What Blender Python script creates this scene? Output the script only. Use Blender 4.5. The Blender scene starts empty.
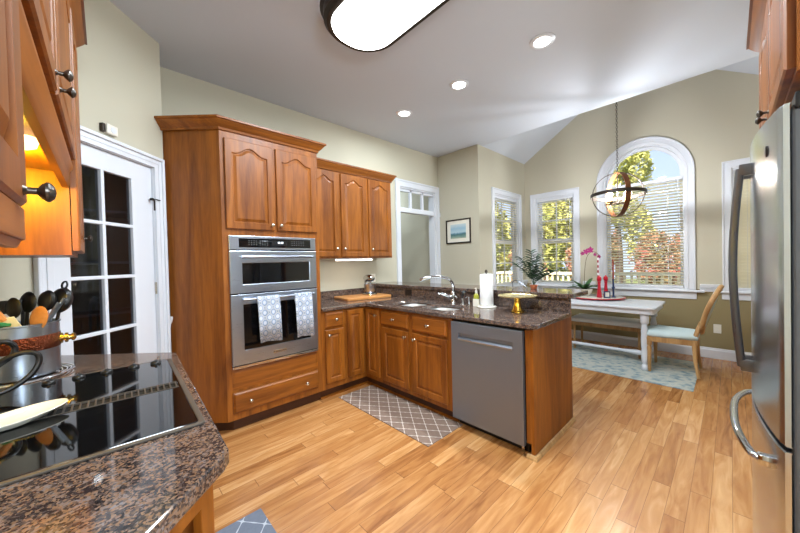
import bpy, bmesh, math, random
from mathutils import Matrix, Vector
random.seed(7)
C = bpy.context.scene.collection
SC = bpy.context.scene
PI = math.pi

# ------------------------------------------------------------------ camera
H, YAW, PITCH, ROLL, FPX = 1.354, 0.029, 0.0146, -0.024, 312.34
a = PI/4 + YAW
F = Vector((math.cos(a)*math.cos(PITCH), math.sin(a)*math.cos(PITCH), -math.sin(PITCH)))
R = Vector((math.sin(a), -math.cos(a), 0)); U = R.cross(F)
R2 = R*math.cos(ROLL) + U*math.sin(ROLL); U2 = -R*math.sin(ROLL) + U*math.cos(ROLL)
cd = bpy.data.cameras.new('camera'); cam = bpy.data.objects.new('camera', cd); C.objects.link(cam)
cd.sensor_fit = 'HORIZONTAL'; cd.sensor_width = 36; cd.lens = 36*FPX/800
cd.clip_start = 0.02; cd.clip_end = 200
cam.matrix_world = Matrix(((R2.x, U2.x, -F.x, 0), (R2.y, U2.y, -F.y, 0), (R2.z, U2.z, -F.z, H), (0, 0, 0, 1)))
SC.camera = cam

# ------------------------------------------------------------------ world, sun, exposure
W = bpy.data.worlds.new('sky'); SC.world = W; W.use_nodes = True
wn = W.node_tree.nodes; wl = W.node_tree.links
bgn = wn['Background']; tcw = wn.new('ShaderNodeTexCoord'); spw = wn.new('ShaderNodeSeparateXYZ'); wl.new(tcw.outputs['Generated'], spw.inputs[0])
rw = wn.new('ShaderNodeValToRGB'); wl.new(spw.outputs[2], rw.inputs[0]); wl.new(rw.outputs[0], bgn.inputs[0])
for k_, (ps, cl) in enumerate(((0, (.62, .74, .9, 1)), (.10, (.24, .45, .86, 1)), (.3, (.10, .27, .72, 1)), (1, (.08, .22, .62, 1)))):
    el = rw.color_ramp.elements[0] if k_ == 0 else (rw.color_ramp.elements[1] if k_ == 3 else rw.color_ramp.elements.new(ps)); el.position = ps; el.color = cl
bgn.inputs[1].default_value = 1.15
sd = bpy.data.lights.new('sun', 'SUN'); sd.energy = 10.0; sd.angle = 0.02; sd.color = (1, .95, .86)
so = bpy.data.objects.new('sun', sd); C.objects.link(so)
so.rotation_euler = Vector((1, .05, -1.15)).to_track_quat('-Z', 'Y').to_euler()

def area(name, loc, sx, sy, power, col=(1, 1, 1), rot=(0, 0, 0), shape='RECTANGLE'):
    l = bpy.data.lights.new(name, 'AREA'); l.shape = shape; l.size = sx; l.size_y = sy; l.energy = power; l.color = col
    o = bpy.data.objects.new(name, l); C.objects.link(o); o.location = loc; o.rotation_euler = rot
    return o
area('ceiling_fixture_light', (1.37, 1.39, 3.0), .45, 1.1, 62, (.80, .91, 1))
for i, yy in enumerate((2.65, 1.86, 1.04, .22)):  # the last one is added out of view to light the peninsula end
    area('downlight_light', (2.63, yy, 3.085), .13, .13, 14, (.82, .92, 1), shape='DISK')
def point(name, loc, power, col, size):
    l = bpy.data.lights.new(name, 'POINT'); l.energy = power; l.color = col; l.shadow_soft_size = size
    o = bpy.data.objects.new(name, l); C.objects.link(o); o.location = loc; return o
COOL = (.76, .89, 1)
point('rear_fill_light', (.1, -1.75, 1.9), 190, COOL, .3)  # bare fill light added behind the camera, no lamp body
point('hallway_fill_light', (3.75, 4.9, 2.6), 26, COOL, .2)  # added only to brighten the hallway; no fixture hangs there
SC.view_settings.view_transform = 'Standard'; SC.view_settings.look = 'None'
SC.view_settings.exposure = 0.36; SC.view_settings.gamma = 1; SC.view_settings.use_curve_mapping = False

# ------------------------------------------------------------------ material helpers
def rgb(r, g, b):
    f = lambda c: (c/255/12.92) if c <= 10 else ((c/255+.055)/1.055)**2.4
    return (f(r), f(g), f(b), 1)
def newmat(name):
    m = bpy.data.materials.new(name); m.use_nodes = True
    return m, m.node_tree.nodes, m.node_tree.links, m.node_tree.nodes['Principled BSDF']
def plain(name, col, rough=.5, metal=0, spec=None, coat=0, noise=0, bump=0, nscale=20, trans=0, emis=None, sub=0):
    m, n, l, p = newmat(name)
    p.inputs['Base Color'].default_value = col; p.inputs['Roughness'].default_value = rough; p.inputs['Metallic'].default_value = metal
    if spec is not None: p.inputs['Specular IOR Level'].default_value = spec
    if coat: p.inputs['Coat Weight'].default_value = coat; p.inputs['Coat Roughness'].default_value = .08
    if trans: p.inputs['Transmission Weight'].default_value = trans
    if emis: p.inputs['Emission Color'].default_value = emis[0]; p.inputs['Emission Strength'].default_value = emis[1]
    tc = n.new('ShaderNodeTexCoord'); nz = n.new('ShaderNodeTexNoise'); nz.inputs['Scale'].default_value = nscale; nz.inputs['Detail'].default_value = 4
    l.new(tc.outputs['Object'], nz.inputs['Vector'])
    if noise:
        mx = n.new('ShaderNodeMix'); mx.data_type = 'RGBA'
        mx.inputs[6].default_value = tuple(c*(1-noise) for c in col[:3])+(1,); mx.inputs[7].default_value = tuple(min(1, c*(1+noise)) for c in col[:3])+(1,)
        l.new(nz.outputs[0], mx.inputs[0]); l.new(mx.outputs[2], p.inputs['Base Color'])
    if bump:
        b = n.new('ShaderNodeBump'); b.inputs['Strength'].default_value = bump; b.inputs['Distance'].default_value = .01
        l.new(nz.outputs[0], b.inputs['Height']); l.new(b.outputs[0], p.inputs['Normal'])
    return m
def ramp(n, stops):
    r = n.new('ShaderNodeValToRGB'); e = r.color_ramp.elements
    e[0].position = stops[0][0]; e[0].color = stops[0][1]; e[1].position = stops[-1][0]; e[1].color = stops[-1][1]
    for s in stops[1:-1]:
        x = e.new(s[0]); x.color = s[1]
    return r
def wood(name, c1, c2, axis='Z', rough=.42, scale=9, coat=.04):
    m, n, l, p = newmat(name)
    tc = n.new('ShaderNodeTexCoord'); mp = n.new('ShaderNodeMapping'); l.new(tc.outputs['Object'], mp.inputs[0])
    s = {'X': (.09, 1, 1), 'Y': (1, .09, 1), 'Z': (1, 1, .09)}[axis]; mp.inputs['Scale'].default_value = s
    nz = n.new('ShaderNodeTexNoise'); nz.inputs['Scale'].default_value = scale; nz.inputs['Detail'].default_value = 5; nz.inputs['Distortion'].default_value = 1.2
    n2 = n.new('ShaderNodeTexNoise'); n2.inputs['Scale'].default_value = scale*9; n2.inputs['Detail'].default_value = 3
    l.new(mp.outputs[0], nz.inputs[0]); l.new(mp.outputs[0], n2.inputs[0])
    ad = n.new('ShaderNodeMath'); ad.operation = 'MULTIPLY_ADD'; ad.inputs[1].default_value = .35; l.new(n2.outputs[0], ad.inputs[0]); l.new(nz.outputs[0], ad.inputs[2])
    r = ramp(n, [(.45, c1), (.9, c2)]); l.new(ad.outputs[0], r.inputs[0]); l.new(r.outputs[0], p.inputs['Base Color'])
    p.inputs['Roughness'].default_value = rough; p.inputs['Specular IOR Level'].default_value = .35; p.inputs['Coat Weight'].default_value = coat; p.inputs['Coat Roughness'].default_value = .25
    return m
def math_(n, l, op, a_, b_=None, c_=None):
    x = n.new('ShaderNodeMath'); x.operation = op
    for i, v in enumerate((a_, b_, c_)):
        if v is None: continue
        if isinstance(v, (int, float)): x.inputs[i].default_value = v
        else: l.new(v, x.inputs[i])
    return x.outputs[0]

CW1, CW2 = rgb(100, 50, 8), rgb(154, 90, 26)
M = {}
M['wood'] = wood('cabinet_wood', CW1, CW2, 'Z')
M['wood_x'] = wood('cabinet_wood_along_x', CW1, CW2, 'X')
M['wood_y'] = wood('cabinet_wood_along_y', CW1, CW2, 'Y')
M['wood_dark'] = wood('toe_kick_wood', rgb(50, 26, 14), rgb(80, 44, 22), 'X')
M['oak'] = wood('limed_oak', rgb(150, 110, 66), rgb(196, 156, 104), 'Z', .5, 12, 0)
M['board'] = wood('board_wood', rgb(170, 108, 52), rgb(206, 148, 88), 'X', .45, 10, .1)
M['ceil'] = plain('ceiling_paint', rgb(196, 201, 209), .9)
M['white'] = plain('white_trim', rgb(214, 217, 223), .35)
M['white_gloss'] = plain('white_ceramic', rgb(216, 212, 200), .14)
M['knob'] = plain('bronze_knob', rgb(92, 86, 80), .28, .9)
M['nickel'] = plain('nickel_knob', rgb(190, 182, 168), .25, .9)
M['black'] = plain('black_plastic', rgb(18, 18, 20), .35)
M['blackglass'] = plain('black_glass', rgb(8, 8, 10), .04, 0, .6)
M['chrome'] = plain('chrome', rgb(205, 207, 210), .08, 1)
M['gold'] = plain('brushed_gold', rgb(212, 170, 72), .2, 1)
M['goldtop'] = plain('gold_plate', rgb(232, 214, 160), .25, .8)
M['brass'] = plain('brass', rgb(205, 170, 92), .22, 1)
M['copper'] = plain('hammered_copper', rgb(104, 54, 36), .3, 1, bump=.9, nscale=160)
M['red'] = plain('red_lacquer', rgb(176, 22, 44), .3)
M['navy'] = plain('navy_paint', rgb(30, 52, 92), .4)
M['bronze_copper'] = plain('bronze_copper_strap', rgb(110, 66, 36), .4, .5)
M['iron'] = plain('dark_bronze_iron', rgb(52, 44, 38), .42, .6)
M['leaf'] = plain('leaf_green', rgb(50, 92, 48), .45, noise=.35, nscale=30)
M['leafgrey'] = plain('dark_glossy_leaf', rgb(52, 84, 62), .4, noise=.4, nscale=30)
M['petal'] = plain('orchid_petal', rgb(150, 24, 104), .5)
M['terracotta'] = plain('terracotta', rgb(190, 110, 74), .7)
M['paper'] = plain('paper_towel', rgb(236, 236, 236), .95, bump=.2, nscale=120)
M['cushion'] = plain('pale_blue_linen', rgb(190, 206, 206), .9, noise=.08, nscale=80)
M['cushion_w'] = plain('white_linen', rgb(218, 218, 216), .9, noise=.05, nscale=80)
M['plastic'] = plain('ivory_plastic', rgb(228, 222, 208), .4)
M['cream'] = plain('cream_silicone', rgb(206, 198, 160), .5)
M['green'] = plain('green_silicone', rgb(20, 110, 70), .5)
M['diffuser'] = plain('lamp_diffuser', rgb(250, 250, 250), .5, emis=((1, .99, .97, 1), 5))
M['ledbar'] = plain('led_bar', rgb(250, 250, 250), .5, emis=((1, .95, .85, 1), 7))
M['bulb'] = plain('warm_bulb', rgb(255, 230, 190), .5, emis=((1, .60, .22, 1), 5))
M['candleglass'] = plain('amber_glass', rgb(250, 210, 150), .3, emis=((1, .66, .3, 1), 2.2))
M['dark'] = plain('dark_void', rgb(14, 13, 12), .8)
M['slat'] = plain('blind_slat', rgb(244, 240, 226), .5)
_n = M['slat'].node_tree.nodes; _l = M['slat'].node_tree.links; _t = _n.new('ShaderNodeBsdfTranslucent'); _t.inputs[0].default_value = rgb(250, 244, 220); _m = _n.new('ShaderNodeMixShader'); _m.inputs[0].default_value = .55
_l.new(_n['Principled BSDF'].outputs[0], _m.inputs[1]); _l.new(_t.outputs[0], _m.inputs[2]); _l.new(_m.outputs[0], _n['Material Output'].inputs[0])
M['bluewhite'] = plain('rail_paint', rgb(236, 226, 190), .6)
M['metalgrey'] = plain('grey_case', rgb(74, 75, 78), .6)

def steel(name, col, rough, axis):
    m, n, l, p = newmat(name)
    p.inputs['Base Color'].default_value = col; p.inputs['Metallic'].default_value = 1; p.inputs['Roughness'].default_value = rough
    tc = n.new('ShaderNodeTexCoord'); mp = n.new('ShaderNodeMapping'); l.new(tc.outputs['Object'], mp.inputs[0])
    mp.inputs['Scale'].default_value = {'X': (1, 60, 60), 'Z': (60, 60, 1), 'Y': (60, 1, 60)}[axis]
    nz = n.new('ShaderNodeTexNoise'); nz.inputs['Scale'].default_value = 6; nz.inputs['Detail'].default_value = 3; l.new(mp.outputs[0], nz.inputs[0])
    r = math_(n, l, 'MULTIPLY_ADD', nz.outputs[0], .14, rough-.07); l.new(r, p.inputs['Roughness'])
    return m
M['steel'] = steel('stainless_steel', rgb(170, 178, 190), .3, 'X')
M['steel_dw'] = steel('dishwasher_steel', rgb(134, 140, 150), .42, 'Z')
M['steel_dw'].node_tree.nodes['Principled BSDF'].inputs['Metallic'].default_value = .8
M['steel_door'] = steel('fridge_steel', rgb(204, 209, 217), .22, 'Z')
M['steel_dark'] = steel('handle_steel', rgb(122, 126, 132), .3, 'Z')
M['sinksteel'] = steel('sink_steel', rgb(222, 222, 220), .42, 'Y')
M['sinksteel'].node_tree.nodes['Principled BSDF'].inputs['Metallic'].default_value = .7

def wallmat(name, up, low=None, zsplit=.9):
    m, n, l, p = newmat(name); p.inputs['Roughness'].default_value = .85; p.inputs['Base Color'].default_value = up
    if low:
        tc = n.new('ShaderNodeTexCoord'); s = n.new('ShaderNodeSeparateXYZ'); l.new(tc.outputs['Object'], s.inputs[0])
        g = math_(n, l, 'GREATER_THAN', s.outputs[2], zsplit)
        mx = n.new('ShaderNodeMix'); mx.data_type = 'RGBA'; mx.inputs[6].default_value = low; mx.inputs[7].default_value = up
        l.new(g, mx.inputs[0]); l.new(mx.outputs[2], p.inputs['Base Color'])
    return m
WALLC = rgb(190, 184, 164)
M['wall'] = wallmat('beige_wall_paint', WALLC)
M['wall2'] = wallmat('two_tone_wall_paint', WALLC, rgb(140, 126, 90))

def granite():
    m, n, l, p = newmat('brown_granite')
    tc = n.new('ShaderNodeTexCoord')
    v = n.new('ShaderNodeTexVoronoi'); v.inputs['Scale'].default_value = 210; l.new(tc.outputs['Object'], v.inputs['Vector'])
    nz = n.new('ShaderNodeTexNoise'); nz.inputs['Scale'].default_value = 30; nz.inputs['Detail'].default_value = 8; l.new(tc.outputs['Object'], nz.inputs[0])
    sp = n.new('ShaderNodeSeparateColor'); l.new(v.outputs['Color'], sp.inputs[0])
    f = math_(n, l, 'MULTIPLY_ADD', sp.outputs[0], .5, math_(n, l, 'MULTIPLY', nz.outputs[0], .75))
    r = ramp(n, [(.25, rgb(20, 19, 23)), (.45, rgb(46, 42, 45)), (.6, rgb(74, 65, 63)), (.76, rgb(124, 96, 74)), (.95, rgb(108, 104, 108))])
    l.new(f, r.inputs[0]); l.new(r.outputs[0], p.inputs['Base Color']); p.inputs['Roughness'].default_value = .06; p.inputs['Specular IOR Level'].default_value = .6
    return m
M['granite'] = granite()

def floormat():
    m, n, l, p = newmat('oak_strip_floor')
    tc = n.new('ShaderNodeTexCoord'); s = n.new('ShaderNodeSeparateXYZ'); l.new(tc.outputs['Object'], s.inputs[0])
    yr = math_(n, l, 'DIVIDE', s.outputs[1], .083); row = math_(n, l, 'FLOOR', yr)
    wn1 = n.new('ShaderNodeTexWhiteNoise'); wn1.noise_dimensions = '1D'; l.new(row, wn1.inputs['W'])
    xo = math_(n, l, 'DIVIDE', math_(n, l, 'MULTIPLY_ADD', wn1.outputs[0], 3.0, s.outputs[0]), .95); col = math_(n, l, 'FLOOR', xo)
    cv = n.new('ShaderNodeCombineXYZ'); l.new(row, cv.inputs[0]); l.new(col, cv.inputs[1])
    wn2 = n.new('ShaderNodeTexWhiteNoise'); wn2.noise_dimensions = '2D'; l.new(cv.outputs[0], wn2.inputs['Vector'])
    # grain
    gx = math_(n, l, 'MULTIPLY_ADD', wn2.outputs[0], 37.0, math_(n, l, 'MULTIPLY', s.outputs[0], 1.6))
    gv = n.new('ShaderNodeCombineXYZ'); l.new(gx, gv.inputs[0]); l.new(math_(n, l, 'MULTIPLY', s.outputs[1], 13), gv.inputs[1])
    nz = n.new('ShaderNodeTexNoise'); nz.inputs['Scale'].default_value = 1.5; nz.inputs['Detail'].default_value = 5; nz.inputs['Distortion'].default_value = 1.5; l.new(gv.outputs[0], nz.inputs[0])
    f = math_(n, l, 'ADD', math_(n, l, 'MULTIPLY', wn2.outputs[0], .30), math_(n, l, 'MULTIPLY', nz.outputs[0], .70))
    r = ramp(n, [(.2, rgb(132, 80, 38)), (.42, rgb(172, 116, 64)), (.58, rgb(190, 136, 82)), (.8, rgb(214, 166, 112))]); l.new(f, r.inputs[0])
    fy = math_(n, l, 'FRACT', yr); fx = math_(n, l, 'FRACT', xo)
    e1 = math_(n, l, 'LESS_THAN', fy, .025); e2 = math_(n, l, 'LESS_THAN', fx, .004); e = math_(n, l, 'MAXIMUM', e1, e2)
    mx = n.new('ShaderNodeMix'); mx.data_type = 'RGBA'; l.new(math_(n, l, 'MULTIPLY', e, .7), mx.inputs[0]); l.new(r.outputs[0], mx.inputs[6]); mx.inputs[7].default_value = rgb(84, 50, 26)
    l.new(mx.outputs[2], p.inputs['Base Color'])
    p.inputs['Roughness'].default_value = .27; p.inputs['Specular IOR Level'].default_value = .9
    return m
M['floor'] = floormat()

def trellis(name, base, line, su, sv, w=.13):
    m, n, l, p = newmat(name); tc = n.new('ShaderNodeTexCoord'); s = n.new('ShaderNodeSeparateXYZ'); l.new(tc.outputs['Object'], s.inputs[0])
    u = math_(n, l, 'MULTIPLY', s.outputs[0], 2*PI/su); v = math_(n, l, 'MULTIPLY', s.outputs[1], 2*PI/sv)
    cu = math_(n, l, 'COSINE', u); cv_ = math_(n, l, 'COSINE', v)
    c3 = math_(n, l, 'COSINE', math_(n, l, 'MULTIPLY', u, 3)); c3v = math_(n, l, 'COSINE', math_(n, l, 'MULTIPLY', v, 3))
    f = math_(n, l, 'ADD', math_(n, l, 'ADD', cu, cv_), math_(n, l, 'MULTIPLY', math_(n, l, 'ADD', c3, c3v), .16))
    g = math_(n, l, 'LESS_THAN', math_(n, l, 'ABSOLUTE', f), w)
    nz = n.new('ShaderNodeTexNoise'); nz.inputs['Scale'].default_value = 60; l.new(tc.outputs['Object'], nz.inputs[0])
    mxb = n.new('ShaderNodeMix'); mxb.data_type = 'RGBA'; mxb.inputs[6].default_value = base; mxb.inputs[7].default_value = tuple(c*1.35 for c in base[:3])+(1,); l.new(nz.outputs[0], mxb.inputs[0])
    mx = n.new('ShaderNodeMix'); mx.data_type = 'RGBA'; l.new(g, mx.inputs[0]); l.new(mxb.outputs[2], mx.inputs[6]); mx.inputs[7].default_value = line
    l.new(mx.outputs[2], p.inputs['Base Color']); p.inputs['Roughness'].default_value = .95
    return m
M['mat_grey'] = trellis('grey_trellis_mat', rgb(118, 98, 86), rgb(198, 186, 174), .115, .15, .17)
M['mat_blue'] = trellis('slate_trellis_mat', rgb(98, 104, 116), rgb(182, 186, 192), .16, .2, .1)
def towelmat():
    m, n, l, p = newmat('blue_tile_print_towel'); tc = n.new('ShaderNodeTexCoord'); s = n.new('ShaderNodeSeparateXYZ'); l.new(tc.outputs['Object'], s.inputs[0])
    u = math_(n, l, 'MULTIPLY', s.outputs[0], 2*PI/.07); v = math_(n, l, 'MULTIPLY', s.outputs[2], 2*PI/.085)
    f = math_(n, l, 'ADD', math_(n, l, 'COSINE', u), math_(n, l, 'COSINE', v))
    r = ramp(n, [(0, rgb(196, 202, 214)), (.22, rgb(150, 168, 194)), (.3, rgb(66, 94, 130)), (.42, rgb(200, 202, 208)), (.5, rgb(128, 142, 158)), (.6, rgb(206, 206, 210)), (.74, rgb(84, 122, 166)), (.84, rgb(200, 206, 218))])
    l.new(math_(n, l, 'MULTIPLY_ADD', f, .25, .5), r.inputs[0]); l.new(r.outputs[0], p.inputs['Base Color']); p.inputs['Roughness'].default_value = .95
    return m
M['towel'] = towelmat()
def carpetmat():
    m, n, l, p = newmat('faded_blue_rug'); tc = n.new('ShaderNodeTexCoord')
    nz = n.new('ShaderNodeTexNoise'); nz.inputs['Scale'].default_value = 13; nz.inputs['Detail'].default_value = 8; nz.inputs['Distortion'].default_value = .3; l.new(tc.outputs['Object'], nz.inputs[0])
    r = ramp(n, [(.3, rgb(112, 134, 142)), (.45, rgb(156, 168, 168)), (.55, rgb(188, 188, 176)), (.72, rgb(166, 178, 178))]); l.new(nz.outputs[0], r.inputs[0])
    l.new(r.outputs[0], p.inputs['Base Color']); p.inputs['Roughness'].default_value = .95
    return m
M['carpet'] = carpetmat()
def glassmat(name, tint=(1, 1, 1, 1), refl=.12):
    m = bpy.data.materials.new(name); m.use_nodes = True; n = m.node_tree.nodes; l = m.node_tree.links; n.clear()
    o = n.new('ShaderNodeOutputMaterial'); t = n.new('ShaderNodeBsdfTransparent'); t.inputs[0].default_value = tint
    g = n.new('ShaderNodeBsdfGlossy'); g.inputs['Roughness'].default_value = .02; mx = n.new('ShaderNodeMixShader')
    fr = n.new('ShaderNodeFresnel'); fr.inputs[0].default_value = 1.45
    ge = n.new('ShaderNodeNewGeometry'); l.new(math_(n, l, 'MULTIPLY', math_(n, l, 'ADD', fr.outputs[0], refl), math_(n, l, 'SUBTRACT', 1.0, ge.outputs['Backfacing'])), mx.inputs[0]); l.new(t.outputs[0], mx.inputs[1]); l.new(g.outputs[0], mx.inputs[2]); l.new(mx.outputs[0], o.inputs[0])
    return m
M['glass'] = glassmat('window_glass', refl=0)
M['pantryglass'] = glassmat('door_glass', (.5, .51, .53, 1), .03)
M['clear'] = glassmat('clear_shade_glass', (1, .97, .92, 1), .03)
def leafmat(name, c1, c2, c3):
    m, n, l, p = newmat(name); tc = n.new('ShaderNodeTexCoord')
    nz = n.new('ShaderNodeTexNoise'); nz.inputs['Scale'].default_value = 1.7; nz.inputs['Detail'].default_value = 4; l.new(tc.outputs['Object'], nz.inputs[0])
    r = ramp(n, [(.3, c1), (.5, c2), (.7, c3)]); l.new(nz.outputs[0], r.inputs[0]); l.new(r.outputs[0], p.inputs['Base Color']); p.inputs['Roughness'].default_value = .7
    return m
M['tree'] = leafmat('yellow_green_foliage', rgb(120, 132, 60), rgb(186, 184, 96), rgb(220, 212, 136))
M['tree2'] = leafmat('dark_green_foliage', rgb(84, 104, 52), rgb(136, 146, 72), rgb(196, 190, 104))
M['redbush'] = leafmat('red_foliage', rgb(112, 118, 64), rgb(170, 128, 92), rgb(180, 78, 84))
M['bark'] = plain('bark', rgb(92, 74, 58), .9, noise=.3)
M['grass'] = plain('grass', rgb(112, 120, 62), .95, noise=.3, nscale=5)
M['brick'] = plain('red_fence_paint', rgb(150, 74, 56), .8, noise=.2)

# ------------------------------------------------------------------ geometry helpers
def box(bm, x0, x1, y0, y1, z0, z1, bev=0, MX=None):
    r = bmesh.ops.create_cube(bm, size=1); vs = r['verts']
    for v in vs: v.co = Vector(((x0+x1)/2+v.co.x*abs(x1-x0), (y0+y1)/2+v.co.y*abs(y1-y0), (z0+z1)/2+v.co.z*abs(z1-z0)))
    if bev:
        es = list({e for v in vs for e in v.link_edges}); b = bmesh.ops.bevel(bm, geom=es, offset=bev, segments=2, affect='EDGES', profile=.5)
        vs = list({v for f in b['faces'] for v in f.verts} | {v for v in vs if v.is_valid})
    if MX: bmesh.ops.transform(bm, matrix=MX, verts=[v for v in vs if v.is_valid])
def B(x0, x1, y0, y1, z0, z1, bev=0, MX=None):
    bm = bmesh.new(); box(bm, x0, x1, y0, y1, z0, z1, bev, MX); return bm
def loft(bm, loops, cap0=True, cap1=True, closed=True):
    rows = [[bm.verts.new(p) for p in lp] for lp in loops]
    n = len(rows[0])
    for i in range(len(rows)-1):
        for j in range(n if closed else n-1):
            k = (j+1) % n
            try: bm.faces.new((rows[i][j], rows[i][k], rows[i+1][k], rows[i+1][j]))
            except ValueError: pass
    if cap0: bm.faces.new(rows[0])
    if cap1: bm.faces.new(rows[-1])
def basis(ax):
    ax = Vector(ax).normalized(); t = Vector((0, 0, 1)) if abs(ax.z) < .9 else Vector((1, 0, 0))
    u = ax.cross(t).normalized(); return u, ax.cross(u).normalized(), ax
def lathe(bm, o, prof, axis=(0, 0, 1), seg=24, sx=1, caps=True):
    u, v, w = basis(axis); o = Vector(o); loops = []
    for r, h in prof:
        r = max(r, 1e-4)
        loops.append([o+w*h+(u*math.cos(2*PI*i/seg)*sx+v*math.sin(2*PI*i/seg))*r for i in range(seg)])
    loft(bm, loops, caps, caps)
def cyl(bm, p0, p1, r0, r1=None, seg=12):
    p0, p1 = Vector(p0), Vector(p1); d = p1-p0
    lathe(bm, p0, [(r0, 0), (r0 if r1 is None else r1, d.length)], d, seg)
def tube(bm, pts, r, seg=8, closed=False, flat=1.0):
    pts = [Vector(p) for p in pts]; n = len(pts); loops = []; up = None
    for i, p in enumerate(pts):
        a_ = pts[(i-1) % n] if (closed or i) else p; b_ = pts[(i+1) % n] if (closed or i < n-1) else p
        t = (b_-a_).normalized()
        if up is None: u, v, _ = basis(t)
        else:
            u = (up - t*up.dot(t)).normalized(); v = t.cross(u)
        up = u; rr = r[i] if isinstance(r, (list, tuple)) else r
        loops.append([p+(u*math.cos(2*PI*k/seg)*flat+v*math.sin(2*PI*k/seg))*rr for k in range(seg)])
    if closed: loops.append(loops[0])
    loft(bm, loops, not closed, not closed)
    if closed: bmesh.ops.remove_doubles(bm, verts=bm.verts, dist=1e-5)
def bez(p, n=12):
    p = [Vector(x) for x in p]; out = []
    m = len(p)
    for s in range(m-1):
        p0, p1, p2, p3 = p[max(s-1, 0)], p[s], p[s+1], p[min(s+2, m-1)]
        for i in range(n):
            t = i/n; out.append(.5*((2*p1)+(p2-p0)*t+(2*p0-5*p1+4*p2-p3)*t*t+(3*p1-p0-3*p2+p3)*t**3))
    out.append(p[-1]); return out
def FR(o, u, n):
    u, n = Vector(u).normalized(), Vector(n).normalized()
    return Matrix(((u.x, n.x, 0, o[0]), (u.y, n.y, 0, o[1]), (0, 0, 1, o[2] if len(o) > 2 else 0), (0, 0, 0, 1)))
def prism(bm, MX, loops, b0, b1, bev=0):
    """filled outline with holes in the (a, c) plane of frame MX, thickness b0..b1 along its normal"""
    cu = bpy.data.curves.new('tmp', 'CURVE'); cu.dimensions = '2D'; cu.fill_mode = 'BOTH'
    cu.extrude = abs(b1-b0)/2-bev; cu.bevel_depth = bev; cu.offset = -bev; cu.bevel_resolution = 1
    for lp in loops:
        s = cu.splines.new('POLY'); s.points.add(len(lp)-1); s.use_cyclic_u = True
        for i, (x, y) in enumerate(lp): s.points[i].co = (x, y, 0, 1)
    ob = bpy.data.objects.new('tmp', cu); me = bpy.data.meshes.new_from_object(ob)
    T = MX @ Matrix(((1, 0, 0, 0), (0, 0, 1, (b0+b1)/2), (0, 1, 0, 0), (0, 0, 0, 1))); me.transform(T)
    me.polygons.foreach_set('use_smooth', [False]*len(me.polygons)); bm.from_mesh(me); bpy.data.objects.remove(ob); bpy.data.curves.remove(cu); bpy.data.meshes.remove(me)
    bmesh.ops.remove_doubles(bm, verts=bm.verts, dist=1e-5)
def rect(a0, a1, c0, c1): return [(a0, c0), (a1, c0), (a1, c1), (a0, c1)]
def rrect(a0, a1, c0, c1, r, n=8):
    out = []
    for cx, cy, s in ((a1-r, c0+r, -PI/2), (a1-r, c1-r, 0), (a0+r, c1-r, PI/2), (a0+r, c0+r, PI)):
        for i in range(n+1): out.append((cx+r*math.cos(s+PI/2*i/n), cy+r*math.sin(s+PI/2*i/n)))
    return out
def mesh_from(bm, name, recalc=True):
    if recalc: bmesh.ops.recalc_face_normals(bm, faces=bm.faces)
    me = bpy.data.meshes.new(name); bm.to_mesh(me); bm.free(); return me
def part(name, bm, mat, parent=None, smooth=False, label=None, recalc=True, angle=35):
    me = mesh_from(bm, name, recalc)
    if parent is not None:
        root = parent; mw = Matrix.Identity(4); ch = []
        while root is not None: ch.append(root); root = root.parent
        for r_ in reversed(ch): mw = mw @ r_.matrix_basis
        me.transform(mw.inverted())
    if smooth:
        for f in me.polygons: f.use_smooth = True
        me.set_sharp_from_angle(angle=math.radians(angle))
    me.materials.append(M[mat] if isinstance(mat, str) else mat)
    o = bpy.data.objects.new(name, me); C.objects.link(o)
    if parent is not None: o.parent = parent
    if label: o['label'] = label
    return o
def thing(name, label, cat, loc=(0, 0, 0), group=None):
    o = bpy.data.objects.new(name, None); C.objects.link(o); o.location = loc; o.empty_display_size = .1
    o['label'] = label; o['category'] = cat
    if group: o['group'] = group
    return o
def single(name, bm, mat, label, cat, loc, smooth=False, group=None):
    """a thing that is one mesh, with its origin at its base"""
    bmesh.ops.translate(bm, verts=bm.verts, vec=-Vector(loc))
    o = part(name, bm, mat, None, smooth); o.location = loc; o['label'] = label; o['category'] = cat
    if group: o['group'] = group
    return o
def struct(name, bm, mat, parent=None, smooth=False):
    o = part(name, bm, mat, parent, smooth)
    if parent is None: o['kind'] = 'structure'
    return o
def sroot(name):
    o = bpy.data.objects.new(name, None); C.objects.link(o); o['kind'] = 'structure'; return o
def copytree(o, parent=None):
    c = o.copy(); C.objects.link(c); c.parent = parent
    for ch in list(o.children): copytree(ch, c)
    return c
def sweep(bm, path, prof, side=1):
    """prof [(out, z)] swept with mitres along the xy path; side=1 puts 'out' to the right of travel"""
    P = [Vector(p) for p in path]; n = len(P); loops = []
    for i in range(n):
        ds = []
        if i: ds.append((P[i]-P[i-1]).normalized())
        if i < n-1: ds.append((P[i+1]-P[i]).normalized())
        ns = [Vector((d.y, -d.x))*side for d in ds]
        m = ns[0] if len(ns) == 1 else (ns[0]+ns[1])/(1+ns[0].dot(ns[1]))
        loops.append([Vector((P[i].x+m.x*o_, P[i].y+m.y*o_, z)) for o_, z in prof])
    loft(bm, loops)
CROWN = lambda z, w=.07, h=.085: [(0, z), (.012, z), (.016, z+h*.2), (w*.45, z+h*.35), (w*.8, z+h*.7), (w*.85, z+h*.78), (w, z+h*.82), (w, z+h), (0, z+h)]

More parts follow.
